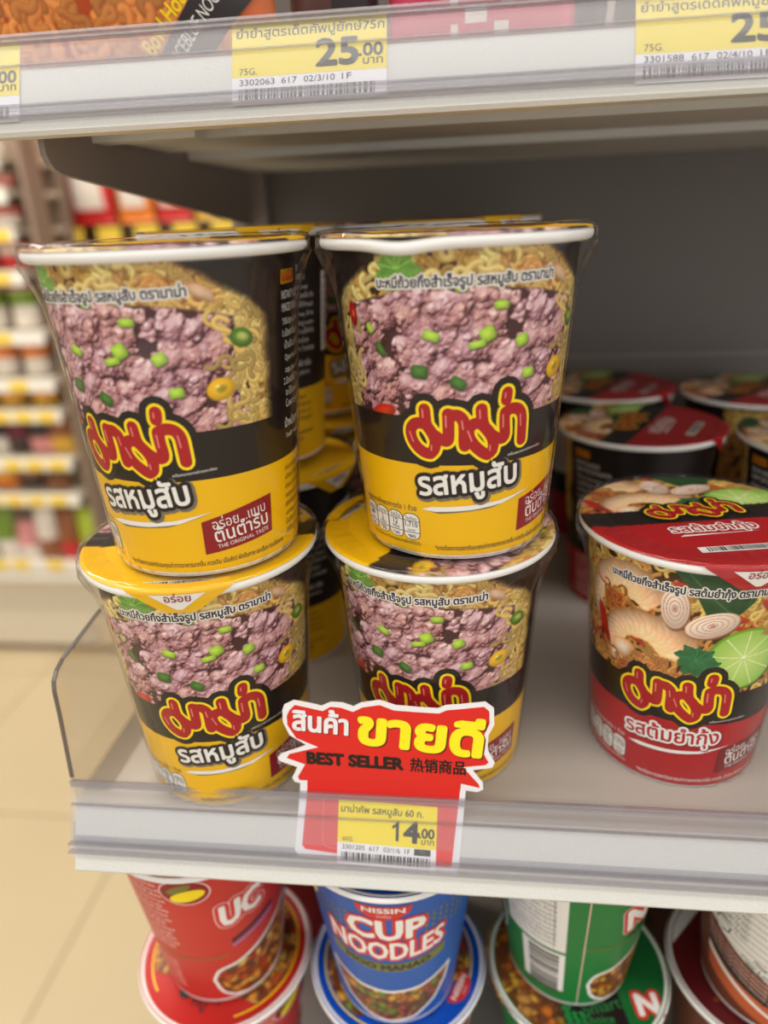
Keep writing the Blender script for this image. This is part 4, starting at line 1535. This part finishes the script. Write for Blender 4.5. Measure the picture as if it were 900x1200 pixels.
def noodle_bowl(col, label, loc, rot, lidrot, front, lidkind):
    root = empty('noodle_cup', loc, R(rot))
    tag(root, label, 'noodle cup', 'bowl noodle cups on the shelf below')
    prof = [(0, 0.005), (RN0 - 0.002, 0.005), (RN0 - 0.0018, 0), (RN0, 0), (RN0 + KN * 0.0022, 0.0022)] + [(RN0 + KN * h, h) for h in np.linspace(0.004, HN - 0.004, 6)]
    V, F, rows = lathe_geo(prof, 72)
    mesh('cup_body', V, F, [M['rim'], M['noodle_' + col]], root, [0 if r < 4 else 1 for r in rows], smooth=True)
    ring = [(0.0455 + 0.0019 * math.sin(2 * PI * k / 12), HN - 0.0019 + 0.0019 * math.cos(2 * PI * k / 12)) for k in range(12)]
    V, F, _ = lathe_geo(ring, 80, True)
    mesh('rim', V, F, M['rim'], root, smooth=True)
    # lid
    V, F, _ = lathe_geo([(0.0001, HN - 0.0012), (0.03, HN - 0.0012), (0.0425, HN - 0.001), (0.0466, HN + 0.0001)], 72)
    lid = mesh('lid', V, F, M['noodle_lid_' + col], root, smooth=True)
    lid.rotation_euler = (0, 0, R(lidrot - rot))
    lw = plane_wrap(HN - 0.0008)
    art = stew_art(84, 84, 7 + len(col), STEW[col])
    if lidkind == 'ring':
        clip_picture('lid_picture', art, lw, lid, lambda U, V: (U * U + V * V < 39 ** 2) & (V > -24), 0, 0, 1.0)
        p = Print()
        p.add(stroke([[(40 * math.sin(t), -40 * math.cos(t)) for t in np.linspace(R(35), R(325), 50)]], 0.7, False), 'logo_yellow', 3)
        p.add(ellipse(-8, -29, 3.4, 3.4), 'tag_ink', 2).add(fit_text('NISSIN', -2, -30, 12, -30, 0.02), 'tag_ink', 2)
        p.add(fit_text('หมู', -2, -34, 6, -34, 0.0), 'tag_ink', 2)
        p.build('lid_print', lw, lid)
        if col == 'blue':
            p = Print()
            nissin(p, 24, -28, 10, 4, 0.75)
            p.build('maker_badge', lw, lid)
    elif lidkind == 'dark':
        clip_picture('lid_picture', art, lw, lid, lambda U, V: (U * U + V * V < 43 ** 2) & (U < -8), -6, 0, 1.0)
        p = Print()
        p.add(polygon([(-20, -38), (17, -38), (13, 30), (-20, 30)]), 'black', 1)
        p.add(fit_text('Choice', -6, -33, 10, -33, 0.02), 'noodle_green', 2)
        for k in range(7):
            p.add(ellipse(-12 + 3.4 * (k % 3), -33 + 4.5 * (k // 3), 2.6, 2.0, .6 * k), 'noodle_green', 2)
        p.add(spin(fit_text('Smart', -8, -28, 12, -28, 0.0), .15), 'noodle_green', 2)
        t = fit_text('N', 24, -30, 34, -30, 0.05, 10)
        p.add(outline(t, 1.6), 'title_red', 2).add(t, 'white', 3)
        p.add(rect(-38, 20, 10, 21), 'olive', 2)
        p.build('lid_print', lw, lid)
    else:
        p = Print()
        p.add(polygon([(44 * math.sin(t), -44 * math.cos(t)) for t in np.linspace(R(-100), R(-165), 12)]), 'white', 1)
        p.build('white_corner', lw, lid)
        p = Print()
        p.add(fit_text('ลอกฝาตามรอยเส้นประ', -30, -22, 10, -22, 0.0, 3.2), 'orange_brown', 1)
        p.build('lid_print', lw, lid)
        p = Print()
        nissin(p, 26, -24, 9, 1, .5)
        p.build('maker_badge', lw, lid)
    front(root, col)
    return root


def dashes(p, y0, x0, x1, step=2.0):
    parts = []
    for x in np.arange(x0, x1, step):
        parts += [rect(x, y0, x + step * .55, y0 + 1.6)]
    p.add(merge(parts), 'olive', 1)


def food_oval(root, col, cx, cy, w, h, seed, shape=bowl_shape):
    p = Print()
    p.add(outline(polygon([(cx + x, cy + y) for x, y in shape(w, h)]), 1.6), 'white', 1)
    p.build('bowl_print', NW, root)
    art = stew_art(2 * w, 2 * h, seed, STEW[col])
    clip_picture('food_picture', art, NW, root, in_poly(shape(w, h)), cx, cy, 2)


def title(p, cx, y, k=1.0):
    f = lambda x: 0.004 * (x - cx) ** 2
    a = arc_text('CUP', cx - 16 * k, cx + 17 * k, lambda x: y + 15.5 * k + f(x), 0.03, 13.5 * k)
    b = arc_text('NOODLES', cx - 27 * k, cx + 27 * k, lambda x: y + f(x) * 1.6, 0.025, 12.5 * k)
    p.add(outline(a, 1.5), 'title_red', 2).add(outline(b, 1.5), 'title_red', 2)
    p.add(a, 'white', 3).add(b, 'white', 3)


def front_blue(root, col):
    p = Print()
    nissin(p, 0, 93, 12)
    title(p, 0, 57)
    p.build('brand_print', NW, root)
    p = Print()
    f = lambda x: 47.5 + 0.006 * x * x
    xs = np.linspace(-29, 29, 16)
    p.add(polygon([(x, f(x) - 1.2) for x in xs] + [(x, f(x) + 5.4) for x in xs[::-1]]), 'olive', 1)
    p.add(arc_text('MOO MANAO', -21, 21, lambda x: f(x), 0.03, 4.2), 'text_dark', 2)
    p.build('flavour_band', NW, root)
    food_oval(root, col, 0, 24, 34, 21, 41)
    p = Print()
    for s in (-1, 1):
        p.add(merge([rect(s * 27 + 3.2 * i, 84 - 4.2 * j + 1.4 * (i % 2), s * 27 + 3.2 * i + 1.2, 86.4 - 4.2 * j + 1.4 * (i % 2)) for i in range(-3, 4) for j in range(4)]), 'olive', 1)
    p.build('dash_pattern', NW, root)
    p = Print()
    p.add(ellipse(-42, 86, 8.5, 7), 'white', 2).add(ellipse(-42, 86, 7.8, 6.3), 'logo_yellow', 3).add(ellipse(-41, 88, 6, 2.6, .3), 'orange_brown', 4).add(ellipse(-42, 83.4, 5.6, 1.8, .2), 'olive', 4)
    p.build('ornament', NW, root)


def front_red(root, col):
    p = Print()
    for k in range(14):
        w = [40, 42, 41, 42, 40, 42, 41, 42, 38, 42, 40, 41, 42, 39][k]
        p.add(fit_text(['ส่วนประกอบที่สำคัญโดยประมาณของน้ำหนักสุทธิ', 'บะหมี่กึ่งสำเร็จรูป เครื่องปรุง ผักอบแห้ง', 'ใส่น้ำร้อนถึงขีดในถ้วย ปิดฝาสามนาที แล้วคน'][k % 3], -48, 94 - 3.7 * k, -48 + w, 94 - 3.7 * k, 0.02, 2.9, res=2), 'faint_pink', 1)
    for k in range(7):
        p.add(fit_text(['ผลิตโดย บริษัท อาหาร จำกัด', 'เก็บในที่แห้งและเย็น', 'วันหมดอายุดูที่ก้นถ้วย'][k % 3], -40, 31 - 3.4 * k, -12, 31 - 3.4 * k, 0.01, 2.5, res=2), 'faint_pink', 1)
    p.build('ingredient_text', NW, root)
    p = Print()
    dashes(p, 38, -50, 18)
    p.build('dash_pattern', NW, root)
    p = Print()
    p.add(ellipse(4, 92, 11, 9), 'pale_pink', 1).add(ellipse(4, 92, 10.2, 8.2), 'badge_red', 2).add(ellipse(5, 89.5, 8, 3.6, .35), 'logo_yellow', 3).add(ellipse(2, 94.5, 6, 2.2, .5), 'olive', 3)
    p.build('ornament', NW, root)
    p = Print()
    t = arc_text('UC', 17, 36, lambda x: 62 + .25 * (x - 17), 0.04, 15)
    p.add(outline(t, 2.4), 'pale_pink', 1).add(outline(t, 1.8), 'title_red', 2).add(t, 'white', 3)
    p.add(polygon([(20, 47), (44, 57), (44, 60), (20, 50)]), 'text_dark', 1).add(polygon([(20, 44), (44, 53), (44, 54.5), (20, 45.5)]), 'lilac', 1)
    p.build('brand_print', NW, root)
    food_oval(root, col, 33, 26, 25, 23, 43, drop_shape)


def front_green(root, col):
    p = Print()
    p.add(rect(-42, 44, -8, 96), 'white', 1)
    for k in range(13):
        p.add(fit_text(['ข้อมูลโภชนาการ หนึ่งหน่วยบริโภค', 'พลังงานทั้งหมด กิโลแคลอรี', 'ไขมันทั้งหมด โซเดียม น้ำตาล'][k % 3], -40, 91 - 3.6 * k, -13, 91 - 3.6 * k, 0, 2.5, res=2), 'tag_ink', 2)
    p.add(rect(-14, 46, -13.7, 94), 'tag_ink', 2)
    p.build('nutrition_panel', NW, root)
    p = Print()
    p.add(rect(-32, 11, -8, 42), 'white', 1).add(spin(barcode(-36, 17, -6, 34, 12, 30), PI / 2, -20, 26), 'tag_ink', 2)
    p.build('barcode', NW, root)
    p = Print()
    p.add(rect(0.4, 2, 0.9, 104), 'faint_pink', 1)
    dashes(p, 48, 2, 30)
    p.build('ornament', NW, root)
    p = Print()
    t = fit_text('N', 22, 58, 34, 60, 0.04, 16)
    p.add(outline(t, 2.2), 'white', 1).add(outline(t, 1.8), 'title_red', 2).add(t, 'white', 3)
    p.add(fit_text('PORK', 24, 50, 40, 52, 0.02, 4), 'black', 2)
    p.build('brand_print', NW, root)
    food_oval(root, col, 30, 25, 24, 22, 45, drop_shape)
    p = Print()
    p.add(ellipse(-58, 42, 12, 22), 'white', 1).add(ellipse(-59, 42, 11, 20), 'grey', 2)
    p.build('side_print', NW, root)


def front_brown(root, col):
    p = Print()
    p.add(polygon([(-62, 62), (-10, 46), (-10, 102), (-62, 102)]), 'white', 1)
    for k in range(11):
        y0, y1 = 98 - 4.4 * k, 98 - 4.4 * k - 12
        p.add(stroke([[(-60, y0 - 1), (-11, y1 - 2.5)]], .3, False), 'tag_ink', 2)
        if y1 > 48:
            p.add(fit_text('ไขมันอิ่มตัว 12 กรัม', -56, y0 - .6, -38, y0 - 5, 0, 2.6, res=2), 'tag_ink', 2)
            p.add(fit_text(['13', '54', '0', '24'][k % 4] + '  %', -24, y1 + 3, -13, y1 + .5, .01, 2.8), 'tag_ink', 2)
    p.build('nutrition_panel', NW, root)
    p = Print()
    p.add(polygon([(-60, 56), (-14, 30), (-14, 42), (-60, 72)][0:4]), 'white', 1)
    p.add(stroke([[(-54, 58), (-52, 63), (-48, 61)], [(-46, 58), (-47, 54), (-51, 53)], [(-55, 55), (-53, 52)]], .7, False), 'tag_ink', 2)
    p.add(fit_text('MADE', -34, 47.5, -28, 44.2, .02), 'tag_ink', 2)
    p.add(fit_text('Cereal & Health Co.', -40, 46, -18, 34.5, 0, 2.2), 'tag_ink', 2).add(fit_text('THAILAND 1 2 1 7 6 4 1 2', -38, 42, -17, 31.5, .02, 2.6), 'tag_ink', 2)
    p.build('recycle_panel', NW, root)
    p = Print()
    for k in range(4):
        y = 50 - 3.4 * k
        p.add(fit_text('ส่วนประกอบ บะหมี่ ผงปรุงรส ผักอบแห้ง และซอส', -60, y, -18, y - 21, 0, 2.8, res=2), 'faint_pink', 1)
    p.add(polygon([(-60, 36), (-14, 13), (-14, 20), (-60, 43)]), 'black', 1)
    p.add(polygon([(-14, 24), (2, 20), (2, 28), (-14, 31)]), 'orange_brown', 1).add(polygon([(-60, 18), (-8, -2), (2, 2), (2, 10), (-60, 32)]), 'orange_brown', 1)
    p.add(polygon([(-60, 30), (-18, 9), (-20, 12), (-60, 34)]), 'white', 2)
    p.build('ingredient_text', NW, root)
    p = Print()
    p.add(polygon([(6, 36), (18, 38), (20, 84), (8, 88)]), 'white', 1)
    p.add(spin(fit_text('บริการลูกค้าสัมพันธ์ 02-123', -14, 61, 22, 61, 0, 3), PI / 2 + .03, 11, 61), 'tag_ink', 2)
    p.add(spin(fit_text('www.โปรดทิ้งลงถัง', -10, 61, 18, 61, 0, 3), PI / 2 + .03, 15, 61), 'tag_ink', 2)
    p.add(spin(fit_text('เปิดฝาออกครึ่งหนึ่ง', 4, 20, 32, 20, .01, 3), PI / 2, 8, 20), 'pale_pink', 1)
    p.build('side_text', NW, root)
    food_oval(root, col, 38, 24, 24, 20, 47)


ZN = ZL + HN + 0.001
noodle_bowl('red', 'red bowl noodle cup with its ingredients text outward, stacked by the open end', (-0.1245, 0.0020, ZN), 0, 0, front_red, 'ring')
noodle_bowl('red', 'red bowl noodle cup underneath, gold ringed food picture on its lid', (-0.1253, 0.0026, ZL), 60, -12, front_red, 'ring')
noodle_bowl('blue', 'blue bowl noodle cup with large white and red lettering, stacked on a blue one', (-0.0292, -0.0010, ZN), 1, 0, front_blue, 'ring')
noodle_bowl('blue', 'blue bowl noodle cup underneath, red maker badge on its lid', (-0.0290, 0.0050, ZL), 60, 25, front_blue, 'ring')
noodle_bowl('green', 'green bowl noodle cup with barcode outward, stacked on a green one', (0.0625, 0.0150, ZN), 0, 0, front_green, 'ring')
noodle_bowl('green', 'green bowl noodle cup underneath with a black stripe across its lid', (0.0670, 0.0095, ZL), 60, 8, front_green, 'dark')
noodle_bowl('brown', 'brown bowl noodle cup with white nutrition table outward', (0.1630, 0.0080, ZN), 12, 0, front_brown, 'plain')
noodle_bowl('brown', 'brown bowl noodle cup underneath with white corner on its lid', (0.1630, 0.0150, ZL), 60, 0, front_brown, 'plain')


bowls = [o for o in COL.objects if o.name.startswith('noodle_cup') and o.get('group') == 'bowl noodle cups on the shelf below']
for o in bowls:
    c = copy_tree(o)
    top = o.location.z > ZL + 0.01
    c.location = o.location + Vector((0.001, 0.1015, 0))
    c.rotation_euler.z += R(115)
    w = o['label'].split()[0]
    tag(c, w + ' bowl noodle cup in the second row of the lower shelf, ' + ('upper one' if top else 'underneath'))


# ------------------------------------------------------------------ packs standing on the upper shelf
def pillow(name, w, h, d, mats, midx_fn, parent, nx=26, nz=30):
    """sealed pouch: puffed front and back with flat crimped ends"""
    V, F, mi = [], [], []
    for side in (-1, 1):
        for j in range(nz + 1):
            for i in range(nx + 1):
                x, z = (i / nx - .5) * 2, j / nz
                e = min(1, min(z, 1 - z) / .10)
                puff = max(0, 1 - abs(x) ** 3.2) ** .55 * math.sin(min(1, max(0, (min(z, 1 - z) - .045) / .42)) * PI / 2) ** .6
                wr = .02 * math.sin(9 * x + 5 * z) * (1 - abs(x)) * e
                V.append((x * w / 2 * (1 - .03 * math.sin(PI * z)), side * (d / 2 * (puff + wr) + .0006), z * h))
    n = (nx + 1) * (nz + 1)
    for s in (0, 1):
        for j in range(nz):
            for i in range(nx):
                a = s * n + j * (nx + 1) + i
                q = (a, a + 1, a + nx + 2, a + nx + 1)
                F.append(q if s == 0 else q[::-1])
                mi.append(midx_fn((i + .5) / nx, (j + .5) / nz))
    for j in range(nz):
        for i in (0, nx):
            a = j * (nx + 1) + i
            F.append((a, a + nx + 1, n + a + nx + 1, n + a)); mi.append(0)
    for i in range(nx):
        for j in (0, nz):
            a = j * (nx + 1) + i
            F.append((a, a + 1, n + a + 1, n + a)); mi.append(0)
    return mesh(name, V, F, mats, parent, mi, smooth=True)


UD = UZ + 0.0004
M['foil_orange'] = pmat('pouch_orange', rgb(206, 104, 46), rough=.3)
M['foil_black'] = pmat('pouch_black', rgb(44, 38, 40), rough=.3)
M['foil_pink'] = pmat('pouch_pink', rgb(206, 66, 96), rough=.25)
M['foil_grey'] = pmat('pouch_grey', rgb(90, 86, 92), rough=.25)
M['foil_yellow'] = pmat('pouch_yellow', rgb(226, 190, 90), rough=.3)
M['foil_brown'] = pmat('pouch_brown', rgb(84, 52, 44), rough=.3)
M['foil_white'] = pmat('pouch_white', rgb(232, 226, 220), rough=.3)


def tub(name, loc, label, body, lidm, pic, group=None, r0=.05, r1=.068, h=.085):
    g = empty(name, loc)
    tag(g, label, 'noodle bowl', group)
    V, F, rows = lathe_geo([(0, .004), (r0 - .004, .004), (r0 - .002, 0), (r0, 0), (r0 + .004, .012), (r1 - .006, h * .55), (r1 - .002, h - .010), (r1 - .001, h - .004)], 48)
    mesh('bowl', V, F, [M[body], M[pic]], g, [1 if r == 5 else 0 for r in rows], smooth=True)
    V, F, _ = lathe_geo([(0.0001, h + .001), (r1 * .6, h + .001), (r1 + .002, h), (r1 + .0035, h - .002), (r1 + .002, h - .005), (r1 - .002, h - .0052)], 48)
    mesh('lid', V, F, M[lidm], g, smooth=True)
    return g


def pack(loc, rz, w, h, d, mats, fn, label, band=None, name='noodle_pack'):
    g = empty(name, loc, rz)
    tag(g, label, 'noodle pack')
    pillow('pouch', w, h, d, [M[m] for m in mats], fn, g)
    return g


NB = Canvas(-62, 62, 0, 60, .6, (176, 72, 30))
NB.noodles(260, lambda x, y: True, 4.2, (150, 62, 24), (236, 158, 84), 77, .9, 20)
def puff_wrap(w, d, h):
    def f(u, v, lay):
        x, z = u / (w / 2), v / h
        puff = np.maximum(0, 1 - np.abs(x) ** 3.2) ** .55 * np.sin(np.clip((np.minimum(z, 1 - z) - .045) / .42, 0, 1) * PI / 2) ** .6
        e = np.minimum(1, np.minimum(z, 1 - z) / .10)
        wr = .02 * np.sin(9 * x + 5 * z) * (1 - np.abs(x)) * e
        return np.stack([u * (1 - .03 * np.sin(PI * z)), -(d / 2 * (puff + wr) + .0006) - .0012 - lay, v + 0 * u], 1)
    return f


g = pack((-0.150, 0.100, UD), 0, .150, .19, .05, ['foil_orange', 'foil_black'], lambda x, z: 0, 'orange noodle pouch with noodle picture and black slanting band, upper shelf by the bracket')
pw = puff_wrap(.150, .05, .19)
picture('noodle_picture', NB, pw, g, 1)
p = Print()
p.add(polygon([(14, 4), (38, 4), (72, 34), (72, 58), (60, 48)]), 'foil_black', 4)
p.add(spin(fit_text('Bowl Hot & Spicy', 20, 12, 70, 12, .02, 8), .72, 20, 12), 'logo_yellow', 6)
p.add(spin(fit_text('ICEBLUE NOODLES', 32, 10, 74, 10, .0, 5), .72, 32, 10), 'white', 6)
p.build('slanting_band', pw, g)
pack((-0.052, 0.112, UD), .05, .040, .17, .04, ['foil_brown', 'foil_black'], lambda x, z: int(x > .5), 'narrow dark brown pouch between the orange and the pink pouch')
pack((0.012, 0.108, UD), -.04, .080, .18, .04, ['foil_pink', 'foil_white'], lambda x, z: int(.35 < x < .75 and int(z * 40 + x * 10) % 3 == 0), 'pink foil pouch with white marks, upper shelf above the 25.00 tag')
pack((0.0775, 0.145, UD), .03, .044, .18, .04, ['foil_grey', 'foil_white'], lambda x, z: int(abs(x - .35) < .03), 'dark grey pouch with a white line beside the pink pouch')
pack((0.124, 0.100, UD), -.06, .080, .18, .05, ['foil_yellow', 'foil_black', 'foil_white'], lambda x, z: 1 if (x - .45) ** 2 + (z - .16) ** 2 * 4 < .012 else (2 if x > .72 and z < .3 else 0), 'pale yellow pouch with a dark round mark, upper shelf')
pack((0.215, 0.115, UD), .0, .100, .18, .05, ['foil_grey', 'foil_white'], lambda x, z: int(z > .5), 'grey and white pouch at the far end of the upper shelf')


# ------------------------------------------------------------------ the aisle behind: far shelving with goods
YF = 1.735
far = empty('shelving_unit', (-1.9, YF, FLOOR_Z))
tag(far, 'cream shelving unit across the aisle stacked with red and white goods', 'shelving unit')
def fpart(name, x0, x1, y0, y1, z0, z1, mat, parent=None):
    V, F = box_geo(x0 + 1.9, x1 + 1.9, y0 - YF, y1 - YF, z0 - FLOOR_Z, z1 - FLOOR_Z)
    return mesh(name, V, F, M[mat], parent or far)
M['far_rail'] = pmat('far_rail', rgb(236, 232, 222), rough=.4)
M['far_tag'] = pmat('far_tag', rgb(240, 206, 70), rough=.5)
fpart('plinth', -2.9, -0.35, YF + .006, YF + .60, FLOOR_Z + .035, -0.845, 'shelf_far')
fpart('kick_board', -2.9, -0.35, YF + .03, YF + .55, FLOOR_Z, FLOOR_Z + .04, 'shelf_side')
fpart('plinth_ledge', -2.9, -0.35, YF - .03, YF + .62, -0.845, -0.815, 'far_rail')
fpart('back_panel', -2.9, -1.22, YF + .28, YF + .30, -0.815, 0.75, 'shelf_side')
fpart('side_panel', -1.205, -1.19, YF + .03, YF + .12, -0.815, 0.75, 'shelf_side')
TIERS = [-0.815, -0.545, -0.425, -0.270, -0.175, -0.035, 0.132, 0.245, 0.345, 0.43]
rnd = random.Random(4)
for k, z in enumerate(TIERS):
    x1 = -1.215 - (0.02 if k > 5 else 0)
    sh = fpart('shelf', -2.9, x1, YF + .004, YF + .28, z - .020, z - .004, 'shelf_far')
    if k:
        fpart('price_rail', -2.9, x1, YF - .006, YF + .004, z - .040, z, 'far_rail', sh)
    else:
        fpart('price_rail', -2.9, -0.35, YF - .036, YF - .03, -.80, -.762, 'far_rail', sh)
    x = -1.56 + rnd.uniform(0, .05)
    while x < x1 - .06:
        if k:
            fpart('price_tag', x, x + .055, YF - .009, YF - .006, z - .036, z - .006, 'far_tag', sh)
        else:
            fpart('price_tag', x, x + .055, YF - .039, YF - .036, -.797, -.765, 'far_tag', sh)
        x += rnd.choice([.075, .095, .12])
M['g_red'] = pmat('goods_red', rgb(206, 40, 40), rough=.35)
M['g_white'] = pmat('goods_white', rgb(236, 226, 214), rough=.4)
M['g_orange'] = pmat('goods_orange', rgb(236, 130, 40), rough=.35)
M['g_gold'] = pmat('goods_gold', rgb(226, 176, 60), rough=.3)
M['g_green'] = pmat('goods_green', rgb(120, 150, 50), rough=.4)
M['g_lime'] = pmat('goods_lime', rgb(176, 196, 50), rough=.4)
M['g_maroon'] = pmat('goods_maroon', rgb(110, 30, 50), rough=.4)
M['g_dark'] = pmat('goods_dark', rgb(60, 48, 44), rough=.4)
M['g_pink'] = pmat('goods_pink', rgb(226, 150, 150), rough=.4)
M['g_brown'] = pmat('goods_brown', rgb(150, 90, 50), rough=.4)
gtub = {}
for z, body, lidm, pic, h, words in [(0.433, 'g_white', 'g_red', 'g_orange', .10, 'top tier under the store lights'), (0.348, 'g_pink', 'g_white', 'g_orange', .038, 'pink bodied, tier below the top one'), (0.248, 'g_white', 'g_red', 'g_red', .052, 'red banded, third tier from the top'), (0.135, 'g_red', 'g_red', 'g_white', .07, 'white banded red one, fourth tier'), (-0.032, 'g_white', 'g_red', 'g_green', .115, 'tall with green band, middle tier'), (-0.172, 'g_white', 'g_red', 'g_orange', .095, 'orange banded, tier below the tall green banded ones'), (-0.267, 'g_gold', 'g_white', 'g_orange', .05, 'flat gold one with a white lid, low tier')]:
    for i, x in enumerate((-1.295, -1.40, -1.50, -1.60, -1.70, -1.80, -1.90)):
        tub('noodle_bowl', (x, YF + .075, z), 'lidded noodle bowl on the far shelving, ' + words, body, lidm, pic, 'far bowls ' + words, r0=.038, r1=.045, h=h)


def far_pack(x, z, w, h, mats, fn, label, y=YF + .06, d=.05, group=None):
    g = empty('snack_bag', (x, y, z))
    tag(g, label, 'snack bag', group)
    pillow('pouch', w, h, d, [M[m] for m in mats], fn, g, 12, 14)
    return g
for i, (x, ms, t) in enumerate([(-1.49, ('g_dark', 'g_white'), 'dark bag with white foot'), (-1.41, ('g_maroon', 'g_dark'), 'maroon bag'), (-1.335, ('g_dark', 'g_pink'), 'dark bag with pink foot'), (-1.265, ('g_brown', 'g_gold'), 'brown bag with gold foot')]):
    far_pack(x, -0.424, .075, .125, ms, lambda a, b: int(b < .4), t + ' on the far shelving, third tier from the bottom')
for i, (x, ms, t) in enumerate([(-1.49, ('g_gold', 'g_orange'), 'gold bag'), (-1.40, ('g_brown', 'g_dark'), 'brown bag with dark foot'), (-1.31, ('g_dark', 'g_brown'), 'nearly black bag')]):
    far_pack(x, -0.544, .08, .085, ms, lambda a, b: int(b < .5), t + ' on the far shelving, second tier from the bottom')
for i, (x, ms, t, h) in enumerate([(-1.54, ('g_green', 'g_white'), 'leaf green bag', .2), (-1.465, ('g_pink', 'g_white'), 'pink and white bag', .15), (-1.39, ('g_white', 'g_brown'), 'white bag with brown foot', .21), (-1.315, ('g_brown', 'g_red'), 'brown and red bag', .19), (-1.24, ('g_lime', 'g_green'), 'lime green bag', .2)]):
    far_pack(x, -0.814, .07, h, ms, lambda a, b: int(b < .45), t + ' on the lowest tier of the far shelving')

# taller unit beyond it, bags hung in a row
YG = 2.10
farb = empty('shelving_unit', (-0.9, YG, FLOOR_Z))
tag(farb, 'brown backed shelving unit with bags hung side by side, beyond the cream one', 'shelving unit')
def gpart(name, x0, x1, y0, y1, z0, z1, mat, parent=None):
    V, F = box_geo(x0 + .9, x1 + .9, y0 - YG, y1 - YG, z0 - FLOOR_Z, z1 - FLOOR_Z)
    return mesh(name, V, F, M[mat], parent or farb)
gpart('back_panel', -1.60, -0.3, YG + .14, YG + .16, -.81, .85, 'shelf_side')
for z in (-.55, -.30, -.05, .19):
    s = gpart('shelf', -1.55, -0.3, YG - .05, YG + .14, z - .03, z - .01, 'g_dark')
    for q in range(8):
        x = -1.40 + .125 * q
        gpart('price_tag', x, x + .075, YG - .058, YG - .05, z - .005, z + .045, 'far_tag', s)
for i, (x, a, b, t) in enumerate([(-1.45, 'g_orange', 'g_white', 'orange'), (-1.325, 'g_orange', 'g_white', 'orange'), (-1.18, 'g_red', 'g_white', 'red'), (-1.035, 'g_orange', 'g_white', 'orange'), (-0.91, 'g_red', 'g_white', 'red'), (-0.785, 'g_gold', 'g_orange', 'gold')]):
    far_pack(x, .245, [.115, .115, .15, .115, .11, .11][i], .30, (a, b), lambda u, v: int(.2 < u < .8 and .16 < v < .5), {0: 'orange bag with white label beside the cream unit, first of the hung row', 1: 'orange bag with white label next to a red one, second of the hung row', 2: 'wide red bag with white label between two orange bags', 3: 'orange bag with white label between two red bags', 4: 'red bag with white label beside the gold one', 5: 'gold bag with orange label at the end of the hung row'}[i], YG, .06)
for i, (x, a, t) in enumerate([(-1.14, 'g_green', 'leaf green bag'), (-1.04, 'g_lime', 'lime bag'), (-0.94, 'g_dark', 'dark bag'), (-0.84, 'g_brown', 'brown bag')]):
    far_pack(x, -.55, .09, .2, (a, 'g_white'), lambda u, v: int(.3 < u < .7 and .4 < v < .6), t + ' on the low shelf of the brown backed unit', YG)
